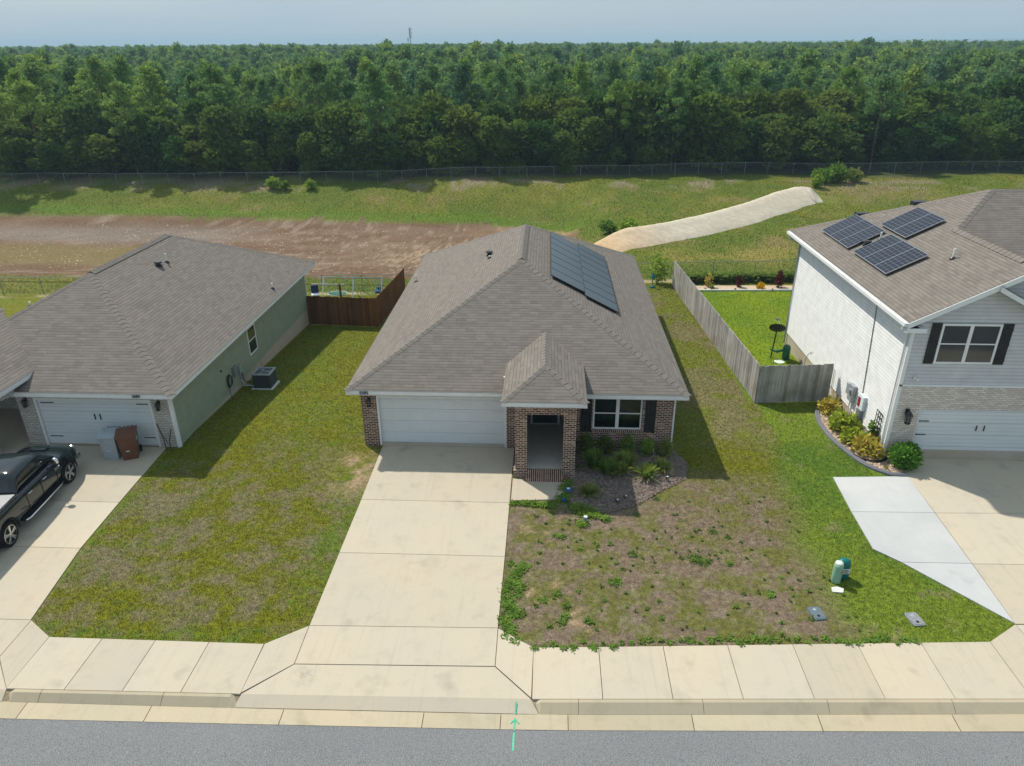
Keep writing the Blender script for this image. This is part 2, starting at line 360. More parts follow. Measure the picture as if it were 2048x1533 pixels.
def gcolor(x, y):
    """albedo of the ground cover and how grassy it is"""
    x = x.ravel(); y = y.ravel()
    n1 = fbm(x, y, .35, 1, 5); n2 = fbm(x, y, 1.3, 2, 5); n3 = fbm(x, y, 4.5, 3, 3); n4 = fbm(x, y, .12, 4, 4)
    lush = C3(.090, .145, .006); olive = C3(.138, .146, .005); dry = C3(.20, .165, .08); purple = C3(.18, .135, .095)
    dark = C3(.085, .115, .02); sand = C3(.46, .32, .20); lime = C3(.175, .245, .008)
    # left lawn: olive with dry patches, greener rim
    c = lerp3(np.tile(olive, (x.size, 1)), np.tile(lush*1.05, (x.size, 1)), sst(.42, .66, .6*n1+.4*n2)*.55)
    near = 1-sst(-5, 4, y)                       # the street half is drier
    n5_ = fbm(x, y, 2.6, 21, 5)
    dl = sst(.44, .66, .45*n5_+.3*n2+.25*n1+.10*near-.05)
    dryc = lerp3(np.tile(dry, (x.size, 1)), np.tile(C3(.185,.14,.105), (x.size, 1)), near)
    c = lerp3(c, dryc, dl*(.22+.52*near))
    c = lerp3(c, np.tile(dark, (x.size, 1)), sst(.58, .75, n3)*.45)
    # greener rims along the concrete
    rim = np.maximum(np.maximum(sst(.9, .1, np.abs(x-.72)) if 0 else 1-sst(.1, 1.1, np.abs(x-.45)), (1-sst(.1, .7, np.abs(x+7.6)))), 1-sst(.15, .8, np.abs(y-ln(LB, x))))
    rim = rim*(y < -1)*(x < .75)*(x > -8.2)
    c = lerp3(c, np.tile(C3(.100, .155, .010), (x.size, 1)), np.clip(rim*1.2, 0, 1)*sst(.38, .62, .5*n2+.5*n3)*.8)
    g = 1-dl*.25
    # bare scrape near the garage pier
    s = np.exp(-(((x-.1)/.8)**2+((y+1.9)/1.4)**2)); c = lerp3(c, np.tile(sand*.8, (x.size, 1)), np.clip(s*1.2, 0, 1)*sst(.35, .6, n2)); g = g*(1-s*.8)
    # right front yard: dead grass
    yr = (x > 5.9)*(1-sst(14.6, 16.2, x+.0*y+1.6*(n1-.5)+.12*(y+6)*(y < -6)))*(1-sst(-2.6, -.8, y+2*(n1-.5)+.25*(x-12)*(x > 12)))
    dead = lerp3(np.tile(purple, (x.size, 1)), np.tile(C3(.115, .125, .02), (x.size, 1)), sst(.42, .58, .6*n5_+.4*n2)*.85)
    dead = lerp3(dead, np.tile(C3(.27, .215, .17), (x.size, 1)), sst(.55, .75, n3)*.45)
    dead = lerp3(dead, np.tile(sand*.85, (x.size, 1)), sst(.66, .74, n2)*.6*(x < 8.5))
    c = lerp3(c, dead, np.clip(yr, 0, 1)); g = g*(1-.55*yr)
    gt = yr*np.clip(sst(9, 13.5, x)*sst(-7.5, -3.5, y), 0, 1)
    c = lerp3(c, np.tile(C3(.135, .135, .025), (x.size, 1)), gt*.65*sst(.3, .55, n2)); g = g+gt*.3
    # neighbour's lush lawn
    ln_ = sst(14.9, 16.4, x+1.6*(n1-.5)+.12*(y+6)*(y < -6))*(y < 4.9)
    ll = lerp3(np.tile(C3(.085, .155, .016), (x.size, 1)), np.tile(C3(.135, .19, .016), (x.size, 1)), sst(.35, .65, n1))
    ll = lerp3(ll, np.tile(C3(.21, .19, .09), (x.size, 1)), sst(.66, .78, n2)*.6)
    c = lerp3(c, ll, np.clip(ln_, 0, 1)); g = np.maximum(g, ln_)
    # side yard between brick house and fence
    sy = (x > 11.9)*(x < 16.5)*sst(-.8, 2, y)*(y < 24)
    sc_ = lerp3(np.tile(C3(.135, .155, .018), (x.size, 1)), np.tile(C3(.17, .145, .07), (x.size, 1)), sst(.45, .6, .5*n2+.5*n1+.06*np.exp(-((x-14.6)/1.1)**2)-.02)*.85)
    c = lerp3(c, sc_, sy*1.); g = np.maximum(g, sy*.6)
    # neighbour's back lawn
    bl = (x > 16.3)*(y > 4.7)*(y < 23.6)
    c = lerp3(c, lerp3(np.tile(lime, (x.size, 1)), np.tile(C3(.13, .21, .01), (x.size, 1)), sst(.35, .7, n1)), bl*1.)
    # far field
    fl = (y > CLF(x)-.2)*1.
    fc = lerp3(np.tile(C3(.10, .14, .014), (x.size, 1)), np.tile(C3(.165, .17, .024), (x.size, 1)), sst(.35, .68, .6*n4+.4*n1))
    fc = lerp3(fc, np.tile(C3(.24, .175, .08), (x.size, 1)), sst(.6, .76, n1+.10*sst(58, 52, y)*0)*.65)
    fc = lerp3(fc, np.tile(C3(.08, .115, .02), (x.size, 1)), sst(.55, .72, n2)*.4)
    fc = lerp3(fc, np.tile(C3(.27, .22, .17), (x.size, 1)), sst(54.5, 57.5, y)*(1-sst(59, 61, y))*sst(.5, .62, n1)*.7)
    fc = lerp3(fc, np.tile(C3(.24, .17, .11), (x.size, 1)), (1-sst(2, 9, np.hypot(x-42, (y-54)*1.6)))*.55*sst(.35, .6, n2))
    yl = np.exp(-(((y-31.5-(x-20)*.15)/2.2)**2))*sst(14, 18, x)
    fc = lerp3(fc, np.tile(C3(.25, .215, .05), (x.size, 1)), np.clip(yl, 0, 1)*sst(.35, .6, n1+.1*n2)*.8)
    c = lerp3(c, fc, fl); g = np.maximum(g*(1-fl), fl*.7)
    # basin floor of bare earth
    top = 48.6-.03*(x+10)+(n2-.5)*1.6-np.clip(x-0, 0, 99)*.28
    bot = 30.2-.2*np.clip(x+12, -40, 30)*0+(n2-.5)*2.2+np.clip(x-2, 0, 40)*.2
    ba = sst(-.4, .4, top-y)*sst(-.6, .6, y-bot)*(1-sst(9.2, 11, x+(n2-.5)*2))
    st = fbm(x*.35, y*1.7, .5, 9, 5)
    bc = lerp3(np.tile(C3(.145, .085, .05), (x.size, 1)), np.tile(C3(.19, .125, .085), (x.size, 1)), sst(.35, .68, st))
    bc = lerp3(bc, np.tile(C3(.32, .25, .19), (x.size, 1)), sst(.58, .70, fbm(x*.8, y*1.6, 1.6, 11, 5))*.6)
    gr = sst(40.5, 42.5, y+(st-.5)*2)*(1-sst(46.2, 47.2, y))*(1-sst(-26, -18, x)); bc = lerp3(bc, np.tile(C3(.215, .185, .165), (x.size, 1)), gr*.6)
    gb = (1-sst(-31, -26, x+(n1-.5)*6))*sst(32.5, 34.5, y)*(1-sst(39, 41, y)); bc = lerp3(bc, np.tile(C3(.17, .135, .05), (x.size, 1)), gb*.8)
    tn = np.exp(-(((x+1)/5)**2+((y-37)/4)**2)); bc = lerp3(bc, np.tile(C3(.5, .38, .25), (x.size, 1)), tn*sst(.42, .6, n3)*.8)
    og = np.exp(-(((x-7)/4)**2+((y-46)/1.4)**2)); bc = lerp3(bc, np.tile(C3(.46, .29, .16), (x.size, 1)), np.clip(og, 0, 1)*.9)
    c = lerp3(c, bc, ba); g = g*(1-ba)
    rb = np.exp(-((y-top-1.1)/1.0)**2)*(y > top)*(1-sst(9, 12, x)); c = lerp3(c, np.tile(C3(.10, .175, .014), (x.size, 1)), np.clip(rb*1.3, 0, 1)*.85)
    # chain-link strip: pale stones then weeds
    ck = np.exp(-((y-CLF(x)+.6)/.35)**2)*((x < -2)+(x > 12)*1.)
    c = lerp3(c, np.tile(C3(.45, .37, .24), (x.size, 1)), np.clip(ck*.9, 0, 1)*sst(.35, .55, n2)); g = g*(1-ck*.7)
    # forest floor
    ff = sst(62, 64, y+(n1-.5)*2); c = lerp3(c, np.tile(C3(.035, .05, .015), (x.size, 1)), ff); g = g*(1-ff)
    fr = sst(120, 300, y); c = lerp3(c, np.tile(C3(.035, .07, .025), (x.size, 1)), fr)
    return c, np.clip(g, 0, 1)

# ---------------------------------------------------------------- object helpers
def tag(o, label=None, cat=None, group=None, kind=None):
    if label: o['label'] = label
    if cat: o['category'] = cat
    if group: o['group'] = group
    if kind: o['kind'] = kind
    return o
def thing(name, label, cat, loc=(0,0,0), rz=0., group=None):
    o = bpy.data.objects.new(name, None); o.empty_display_size = .2; col.objects.link(o); o.location = loc; o.rotation_euler = (0, 0, rz)
    return tag(o, label, cat, group)
class MB:
    def __init__(s): s.v = []; s.f = []; s.uv = []; s.tone = []; s.M = None
    def face(s, pts, uvs=None, tone=1.):
        n = len(s.v); s.v += [tuple(p) for p in pts]; s.f.append(list(range(n, n+len(pts)))); s.uv.append(uvs); s.tone.append(tone)
    def wall(s, pts, tone=1.):
        """polygon whose uv is (horizontal, up-slope) metres"""
        P = [Vector(p) for p in pts]; n = Vector((0,0,0))
        for i in range(len(P)):
            a = P[i]; b = P[(i+1) % len(P)]
            n += Vector(((a.y-b.y)*(a.z+b.z), (a.z-b.z)*(a.x+b.x), (a.x-b.x)*(a.y+b.y)))
        n.normalize()
        u = Vector((0,0,1)).cross(n) if abs(n.z) < .999 else Vector((1,0,0))
        u.normalize(); v = n.cross(u)
        s.face(P, [(p.dot(u), p.dot(v)) for p in P], tone)
        return n
    def box(s, x0, y0, z0, x1, y1, z1, tone=1., skip=''):
        A = lambda *q: s.wall(q, tone)
        if 'b' not in skip: A((x0,y0,z0),(x0,y1,z0),(x1,y1,z0),(x1,y0,z0))
        A((x0,y0,z1),(x1,y0,z1),(x1,y1,z1),(x0,y1,z1))
        A((x0,y0,z0),(x1,y0,z0),(x1,y0,z1),(x0,y0,z1)); A((x1,y1,z0),(x0,y1,z0),(x0,y1,z1),(x1,y1,z1))
        A((x0,y1,z0),(x0,y0,z0),(x0,y0,z1),(x0,y1,z1)); A((x1,y0,z0),(x1,y1,z0),(x1,y1,z1),(x1,y0,z1))
        return s
    def prism(s, poly, z0, z1, tone=1., zf=None):
        z0f = (lambda x, y: z0); z1f = zf or (lambda x, y: z1)
        s.wall([(x, y, z1f(x, y)) for x, y in poly], tone)
        for i in range(len(poly)):
            a = poly[i]; b = poly[(i+1) % len(poly)]
            s.wall([(a[0], a[1], z0), (b[0], b[1], z0), (b[0], b[1], z1f(*b)), (a[0], a[1], z1f(*a))], tone)
        return s
    def bar(s, p, q, w, h=None, tone=1.):
        p = Vector(p); q = Vector(q); h = h or w; d = (q-p).normalized()
        a = d.cross(Vector((0,0,1)));  a = Vector((1,0,0)) if a.length < 1e-3 else a.normalized(); b = a.cross(d)
        c = [(-w/2,-h/2),(w/2,-h/2),(w/2,h/2),(-w/2,h/2)]
        P = [p+a*i+b*j for i, j in c]; Q = [q+a*i+b*j for i, j in c]
        for i in range(4): s.wall([P[i], P[(i+1)%4], Q[(i+1)%4], Q[i]], tone)
        s.wall(P[::-1], tone); s.wall(Q, tone); return s
    def tube(s, pts, r, n=8, cap=True):
        pts = [Vector(p) for p in pts]; rs = r if isinstance(r, (list, tuple)) else [r]*len(pts); rings = []
        for i, p in enumerate(pts):
            d = (pts[min(i+1, len(pts)-1)]-pts[max(i-1, 0)]).normalized()
            a = d.cross(Vector((0,0,1))); a = Vector((1,0,0)) if a.length < 1e-3 else a.normalized(); b = d.cross(a)
            k = len(s.v)
            for j in range(n): s.v.append(tuple(p+(a*math.cos(2*PI*j/n)+b*math.sin(2*PI*j/n))*rs[i]))
            rings.append(k)
        for i in range(len(rings)-1):
            for j in range(n):
                s.f.append([rings[i]+j, rings[i]+(j+1)%n, rings[i+1]+(j+1)%n, rings[i+1]+j]); s.uv.append(None); s.tone.append(1.)
        if cap:
            s.f.append([rings[0]+j for j in range(n)][::-1]); s.f.append([rings[-1]+j for j in range(n)]); s.uv += [None, None]; s.tone += [1., 1.]
        return s
    def lathe(s, prof, c, n=16, ax='z', sx=1., sy=1.):
        """profile (r, h) turned round axis ax through c"""
        rings = []
        for r, h in prof:
            k = len(s.v); rings.append(k)
            for j in range(n):
                a = 2*PI*j/n; p = (r*math.cos(a)*sx, r*math.sin(a)*sy, h)
                if ax == 'x': p = (h, r*math.cos(a), r*math.sin(a))
                if ax == 'y': p = (r*math.cos(a), h, r*math.sin(a))
                s.v.append((c[0]+p[0], c[1]+p[1], c[2]+p[2]))
        for i in range(len(rings)-1):
            for j in range(n):
                s.f.append([rings[i]+j, rings[i]+(j+1)%n, rings[i+1]+(j+1)%n, rings[i+1]+j]); s.uv.append(None); s.tone.append(1.)
        s.f.append([rings[0]+j for j in range(n)][::-1]); s.f.append([rings[-1]+j for j in range(n)]); s.uv += [None, None]; s.tone += [1., 1.]
        return s
    def build(s, name, mat, parent=None, smooth=False, bevel=0.):
        me = bpy.data.meshes.new(name); me.from_pydata(s.v, [], s.f); me.update()
        nl = sum(len(fc) for fc in s.f); U = np.zeros((nl, 2), np.float32); T = np.ones((nl, 4), np.float32); k = 0
        for fi, fc in enumerate(s.f):
            n_ = len(fc)
            if s.uv[fi]: U[k:k+n_] = s.uv[fi]
            t = s.tone[fi]; T[k:k+n_, :3] = t; k += n_
        me.uv_layers.new(name='UVMap'); me.uv_layers['UVMap'].data.foreach_set('uv', U.ravel())
        me.attributes.new('tone', 'FLOAT_COLOR', 'CORNER'); me.attributes['tone'].data.foreach_set('color', T.ravel())
        if mat: me.materials.append(MAT[mat])
        if smooth:
            for p in me.polygons: p.use_smooth = True
        o = bpy.data.objects.new(name, me); col.objects.link(o)
        if parent is not None: o.parent = parent
        if bevel:
            bmx = bmesh.new(); bmx.from_mesh(me); bmesh.ops.remove_doubles(bmx, verts=bmx.verts, dist=1e-5)
            bmesh.ops.recalc_face_normals(bmx, faces=bmx.faces)
            bmesh.ops.bevel(bmx, geom=[e for e in bmx.edges if len(e.link_faces) == 2 and e.calc_face_angle(0) > .5], offset=bevel, segments=2, affect='EDGES', profile=.6)
            bmx.to_mesh(me); bmx.free()
        return o
def copy_tree(o, parent=None):
    c = o.copy(); col.objects.link(c)
    if parent is not None: c.parent = parent
    for ch in [x for x in bpy.data.objects if x.parent == o]: copy_tree(ch, c)
    return c
def text(name, s, loc, size, mat, parent, rot=(PI/2, 0, 0), ext=.004, align='CENTER'):
    cu = bpy.data.curves.new(name, 'FONT'); cu.body = s; cu.size = size; cu.extrude = ext; cu.align_x = align; cu.align_y = 'CENTER'; cu.offset = size*.025
    o = bpy.data.objects.new(name, cu); col.objects.link(o)
    dg = bpy.context.evaluated_depsgraph_get(); me = bpy.data.meshes.new_from_object(o.evaluated_get(dg)); bpy.data.objects.remove(o)
    me.materials.clear(); me.materials.append(MAT[mat]); o = bpy.data.objects.new(name, me); col.objects.link(o)
    o.location = loc; o.rotation_euler = rot
    if parent is not None: o.parent = parent
    return o
def np_mesh(name, V, F, mat, attrs=None, parent=None, smooth=False):
    """V (n,3) F (m,k) numpy arrays -> object"""
    me = bpy.data.meshes.new(name); k = F.shape[1]
    me.vertices.add(len(V)); me.vertices.foreach_set('co', np.ascontiguousarray(V, np.float32).ravel())
    me.loops.add(F.size); me.loops.foreach_set('vertex_index', np.ascontiguousarray(F, np.int32).ravel())
    me.polygons.add(len(F)); me.polygons.foreach_set('loop_start', np.arange(0, F.size, k, dtype=np.int32))
    me.polygons.foreach_set('loop_total', np.full(len(F), k, np.int32))
    if smooth: me.polygons.foreach_set('use_smooth', np.ones(len(F), bool))
    me.update(calc_edges=True); me.validate()
    for an, A in (attrs or {}).items():
        at = me.attributes.new(an, 'FLOAT_COLOR', 'POINT'); at.data.foreach_set('color', np.ascontiguousarray(np.hstack([A, np.ones((len(A), 1))]), np.float32).ravel())
    if mat: me.materials.append(MAT[mat])
    if name.startswith('~'): return me
    o = bpy.data.objects.new(name, me); col.objects.link(o)
    if parent is not None: o.parent = parent
    return o

# ---------------------------------------------------------------- ground sheet
def axis(a, b, step, lo, hi, g=1.12):
    c = list(np.arange(a, b+1e-6, step)); s = step; p = c[0]; left = []
    while p > lo: s *= g; p -= s; left.append(p)
    s = step; p = c[-1]; right = []
    while p < hi: s *= g; p += s; right.append(p)
    return np.array(left[::-1]+c+right)
gx = axis(-14.5, 30, .13, -3500, 3500, 1.06); gy = axis(-12.4, 27, .13, -60, 5200, 1.045)
GX, GY = np.meshgrid(gx, gy); GZ = H(GX, GY)
gc, gg = gcolor(GX, GY)
V = np.stack([GX.ravel(), GY.ravel(), GZ.ravel()], 1); nx = len(gx); ny = len(gy)
ii = (np.arange(ny-1)[:, None]*nx+np.arange(nx-1)[None]).ravel()
F = np.stack([ii, ii+1, ii+nx+1, ii+nx], 1)
tag(np_mesh('ground', V, F, 'ground_cover', {'gcol': gc}, smooth=True), kind='structure')

# ---------------------------------------------------------------- concrete: drives, pavement, kerbs, road
def shrink(poly, d):
    n = len(poly); A = sum(poly[i][0]*poly[(i+1)%n][1]-poly[(i+1)%n][0]*poly[i][1] for i in range(n))
    if A < 0: poly = poly[::-1]
    out = []
    for i in range(n):
        p0 = Vector(poly[i-1]).to_2d(); p1 = Vector(poly[i]).to_2d(); p2 = Vector(poly[(i+1)%n]).to_2d()
        a = (p1-p0).normalized(); b = (p2-p1).normalized(); na = Vector((-a.y, a.x)); nb = Vector((-b.y, b.x))
        k = na+nb; k = k/max(.3, k.dot(na)) if k.length > 1e-6 else na
        out.append((p1.x+k.x*d, p1.y+k.y*d))
    return out
random.seed(3)
def slabs(name, polys, mat, z=.03, zf=None, gap=.009):
    b = MB()
    for p in polys: b.prism(shrink(p, gap), -.12, z, tone=random.uniform(.91, 1.04), zf=zf)
    return tag(b.build(name, mat), kind='structure')
XL, XR = .73, 5.93
b1 = lambda x: float(ln(LB, x)); bk = lambda x: float(ln(LK, x)); bgf = lambda x: float(ln(LG, x)); brd = lambda x: float(ln(LR, x))
apz = lambda x, y: .03 if y > bk(x)+.3 else (.0 if y > bk(x)-.02 else -.115)
slabs('driveway', [[(XL,-3.80),(XR,-3.80),(XR,-.02),(XL-.03,-.02)], [(XL,-6.72),(XR,-6.70),(XR,-3.80),(XL,-3.80)],
    [(XL+.01,-9.86),(XR-.02,-9.74),(XR,-6.70),(XL,-6.72)], [(.76,-11.22),(5.92,-11.08),(5.91,-9.74),(.74,-9.86)]], 'concrete')
def apron(name, P, K, G):
    """P far edge pts, K kerb-line pts, G gutter pts (left, right)"""
    b = MB(); g = .007; zt, zk, zg = .03, .004, -.113
    n_ = 6
    for i in range(n_):
        l = lambda A_, t: (A_[0][0]*(1-t)+A_[1][0]*t, A_[0][1]*(1-t)+A_[1][1]*t)
        t0, t1 = i/n_, (i+1)/n_; p0, p1 = l(P, t0), l(P, t1); k0, k1 = l(K, t0), l(K, t1); g0, g1 = l(G, t0), l(G, t1)
        b.wall([(*k0, zk), (*k1, zk), (*p1, zt), (*p0, zt)]); b.wall([(*g0, zg), (*g1, zg), (*k1, zk), (*k0, zk)])
    return tag(b.build(name, 'concrete'), kind='structure')
apron('driveway_apron', ((.77,-11.235),(5.915,-11.10)), ((-.245,-12.19),(6.845,-12.03)), ((-.33,-12.49),(7.05,-12.37)))
base = MB(); plain('joint_dirt', (.25,.20,.13), .95, var=.3, scale=20)
kx_ = [-14.6,-10,-7.0,-6,-3,0,3,6,7,10,13,16,19,22,30]
for a_, c_ in zip(kx_[:-1], kx_[1:]):
    base.wall([(a_,float(ln(LG,a_))-.03,-.135),(c_,float(ln(LG,c_))-.03,-.135),(c_,float(ln(LK,c_))-.04,-.03),(a_,float(ln(LK,a_))-.04,-.03)])
    base.wall([(a_,float(ln(LK,a_))-.04,-.03),(c_,float(ln(LK,c_))-.04,-.03),(c_,float(ln(LB,c_))+.05,-.012),(a_,float(ln(LB,a_))+.05,-.012)])
tag(base.build('pavement_bed', 'joint_dirt'), kind='structure')
slabs('garage_threshold', [[(.68,-.02),(5.56,-.02),(5.56,.16),(.68,.16)]], 'concrete', z=.045)
slabs('front_walk', [[(5.96,-3.66),(7.62,-3.52),(7.98,-3.0),(7.98,-2.25),(5.96,-2.25)]], 'concrete')
L1, L2 = -14.6, -7.7
slabs('neighbour_driveway', [[(L1,-4.30),(-7.66,-4.32),(-7.84,-.5),(L1,-.5)], [(L1,-6.85),(-7.52,-6.85),(-7.66,-4.32),(L1,-4.30)],
    [(L1,-10.0),(-7.05,-9.98),(-7.52,-6.85),(L1,-6.85)], [(L1,-11.35),(-7.0,-11.32),(-7.03,-9.98),(L1,-10.0)]], 'concrete')
apron('neighbour_apron', ((-14.6,-11.36),(-7.01,-11.335)), ((-14.6,-12.35),(-6.13,-12.30)), ((-14.6,-12.62),(-6.1,-12.56)))
slabs('entry_walk', [[(-16,-3.0),(-14.62,-3.0),(-14.62,-1.2),(-16,-1.2)]], 'concrete')
sw = [[(.74,-9.86),(.76,-11.22),(-.27,-12.19),(-.25,-10.57)], [(5.91,-9.74),(6.89,-10.40),(6.87,-12.04),(5.92,-11.08)]]
xs = [-.26,-1.75,-3.21,-4.67,-6.14]
for a, b in zip(xs[:-1], xs[1:]): sw.append([(a,b1(a)),(a,bk(a)),(b,bk(b)),(b,b1(b))])
xs = [6.88,8.6,10.3,12.0,13.72,15.43,17.12,18.96]
for a, b in zip(xs[:-1], xs[1:]): sw.append([(a,b1(a)),(a,bk(a)),(b,bk(b)),(b,b1(b))])
sw.append([(18.96,b1(18.96)),(18.96,bk(18.96)),(20.05,-10.6),(20.0,-9.0)])
sw.append([(-6.14,-10.57),(-6.13,-12.29),(-7.0,-11.32),(-7.03,-9.98)])
slabs('pavement', sw, 'concrete')
slabs('neighbour_pad', [[(17.66,-1.69),(17.52,-3.86),(20.30,-3.80),(20.42,-1.52)], [(17.52,-3.86),(17.44,-5.86),(18.05,-6.48),(20.16,-6.45),(20.30,-3.80)],
    [(18.05,-6.48),(20.0,-8.98),(20.16,-6.45)]], 'concrete_new', z=.034)
slabs('neighbour_drive_right', [[(20.45,-.23),(20.31,-3.82),(30,-3.5),(30,-.23)],[(20.98,-.23),(30,-.23),(30,-.12),(20.98,-.12)], [(20.31,-3.82),(20.17,-6.47),(30,-6.2),(30,-3.5)], [(20.17,-6.47),(20.0,-9.0),(30,-8.6),(30,-6.2)],
    [(20.0,-9.02),(20.07,-10.6),(30,-10.2),(30,-8.6)], [(20.07,-10.6),(18.96,-11.54),(30,-11.1),(30,-10.2)]], 'concrete')
def kerb(name, spans):
    b = MB()
    for x0, x1, dn0, dn1 in spans:
        n = max(1, int((x1-x0)/1.2)); q = [x0+(x1-x0)*i/n for i in range(n+1)]
        if dn0: q.insert(1, x0+.22)
        if dn1: q.insert(-1, x1-.22)
        for a, c in zip(q[:-1], q[1:]):
            hh = lambda x: (.028 if not ((dn0 and x == x0) or (dn1 and x == x1)) else -.105)
            t = .97+.06*random.random()
            T0 = (a, bk(a)-.003, hh(a)); T1 = (c, bk(c)-.003, hh(c)); S0 = (a, bk(a)-.09, hh(a)-.004); S1 = (c, bk(c)-.09, hh(c)-.004)
            G0 = (a, bgf(a), -.118); G1 = (c, bgf(c), -.118)
            b.wall([T0, S0, S1, T1], t); b.wall([S0, G0, G1, S1], t)
            b.wall([(a,bk(a)-.012,-.2), T0, T1, (c,bk(c)-.012,-.2)], t)
        b.wall([(x0,bk(x0),-.2),(x0,bgf(x0),-.2),(x0,bgf(x0),-.118),(x0,bk(x0)-.05,hh(x0))]); b.wall([(x1,bk(x1),-.2),(x1,bgf(x1),-.2),(x1,bgf(x1),-.118),(x1,bk(x1)-.05,hh(x1))])
    return tag(b.build(name, 'kerb_conc'), kind='structure')
kerb('kerb', [(-6.11,-5.2,1,0),(-5.19,-2.15,0,0),(-2.14,-.262,0,1),(6.87,8.0,1,0),(8.01,11.0,0,0),(11.01,14.0,0,0),(14.01,17.0,0,0),(17.01,20.2,0,0)])
gq = [-24,-20,-16,-12,-9.2,-5.45,-2.35,.9,4.3,6.15,7.75,10.7,13.7,16.9,20.0,23.2,27,32]
gut = MB()
for a, c in zip(gq[:-1], gq[1:]):
    a2, c2 = a+.008, c-.008; t = random.uniform(.97, 1.14)
    gut.wall([(a2,brd(a2)+.005,-.15),(c2,brd(c2)+.005,-.15),(c2,bgf(c2)-.006,-.118),(a2,bgf(a2)-.006,-.118)], t)
    gut.wall([(a2,brd(a2)+.005,-.3),(c2,brd(c2)+.005,-.3),(c2,brd(c2)+.005,-.15),(a2,brd(a2)+.005,-.15)], t)
tag(gut.build('gutter', 'kerb_conc'), kind='structure')
gb_ = MB()
gb_.wall([(-60,-30,-.36),(60,-30,-.36),(60,-8.0,-.36),(-60,-12.3,-.36)])
rd = MB(); q = [-60,-30,-6,0,7,19,32,60]
for a, c in zip(q[:-1], q[1:]):
    rd.wall([(a,-17.5,-.09),(c,-17.5,-.09),(c,brd(c),-.158),(a,brd(a),-.158)]); rd.wall([(a,-22.4,-.17),(c,-22.4,-.17),(c,-17.5,-.09),(a,-17.5,-.09)])
tag(rd.build('road', 'asphalt'), kind='structure')
# green utility arrow painted across kerb and road
pa = MB()
def strip(p, q, w):
    p = Vector(p); q = Vector(q); d = (q-p).normalized(); n_ = Vector((-d.y, d.x, 0)).normalized()*w/2
    pa.face([p-n_, p+n_, q+n_, q-n_])
ax_ = 6.49; a2 = bk(ax_)
strip((ax_+.01, a2-.33, -.108), (ax_+.01, a2-.06, .004), .04)
strip((ax_-.01, -12.83, -.145), (ax_+.0, -12.50, -.116), .035)
strip((ax_-.01, -13.37, -.146), (ax_-.01, -12.86, -.150), .045)
strip((ax_-.10, -12.64, -.128), (ax_-.0, -12.52, -.1155), .03); strip((ax_+.10, -12.64, -.126), (ax_+.0, -12.52, -.1155), .03)
tag(pa.build('painted_arrow', 'paint_green'), 'small green arrow spray-painted across gutter and asphalt, pointing to the driveway', 'road marking')

# ---------------------------------------------------------------- building helpers
def roof_part(parent, planes, caps, mat='shingle', name='roof'):
    b = MB(); ns = []
    for p in planes:
        n = b.wall(p); ns.append(n)
        P = [Vector(q)-Vector((0,0,.03)) for q in p]; b.wall(P[::-1], .5)
    o = b.build(name, mat, parent)
    if caps:
        rc = MB()
        for p0, p1, n1, n2, w, lift in caps:      # p0 low end, p1 high end
            p0 = Vector(p0); p1 = Vector(p1); n1 = Vector(n1).normalized(); n2 = Vector(n2).normalized(); d = p1-p0; Ln = d.length; d.normalize()
            s1 = d.cross(n1); s1 = s1 if s1.z < 0 else -s1; s2 = d.cross(n2); s2 = s2 if s2.z < 0 else -s2
            s1.normalize(); s2.normalize()
            up = (n1+n2).normalized(); k = max(1, int(Ln/.27)); st = Ln/k
            for i in range(k):
                a = p0+d*(i*st); c = p0+d*min(Ln, (i+1)*st+.05); la = up*(lift+.022); lc = up*(lift+.004)
                t = random.uniform(.88, 1.1); e = up*.002
                for s_ in (s1, s2):
                    q = [a+la, a+s_*w+la*.55, c+s_*w+lc*.55, c+lc]
                    if (q[1]-q[0]).cross(q[2]-q[0]).z < 0: q = q[::-1]
                    rc.wall(q, t)
                rc.wall([a+la, a+s1*w+la*.55, a+s1*w, a], .55); rc.wall([a+la, a+s2*w+la*.55, a+s2*w, a], .55)
                if lift > .03:
                    for s_ in (s1, s2): rc.wall([a+s_*w+la*.55, c+s_*w+lc*.55, c+s_*w, a+s_*w], .25)
        rc.build('ridge_cap', 'shingle_ridge', o)
    return o
def fascia(parent, pts, h=.19, w=.03, name='fascia', mat='trim_white', closed=False, dz=0.):
    b = MB(); n = len(pts); P = [Vector(p) for p in pts]
    rngv = range(n if closed else n-1)
    for i in rngv:
        a = P[i]; c = P[(i+1)%n]; d = (c-a); dh = Vector((d.x, d.y, 0)).normalized(); o = Vector((dh.y, -dh.x, 0))*w
        q0 = a-dh*0+Vector((0,0,dz)); q1 = c+Vector((0,0,dz)); e = Vector((0,0,-h))
        o2 = o/w; q0o = q0-o2*.008+dh*.008; q1o = q1-o2*.008-dh*.008; q0 = q0-o2*.038+dh*.038; q1 = q1-o2*.038-dh*.038
        b.wall([q0o+e, q1o+e, q1o, q0o]); b.wall([q0o, q1o, q1, q0]); b.wall([q0+e, q1+e, q1o+e, q0o+e]); b.wall([q1+e, q0+e, q0, q1])
        b.wall([q0+e, q0o+e, q0o, q0]); b.wall([q1o+e, q1+e, q1, q1o])
    return b.build(name, mat, parent)
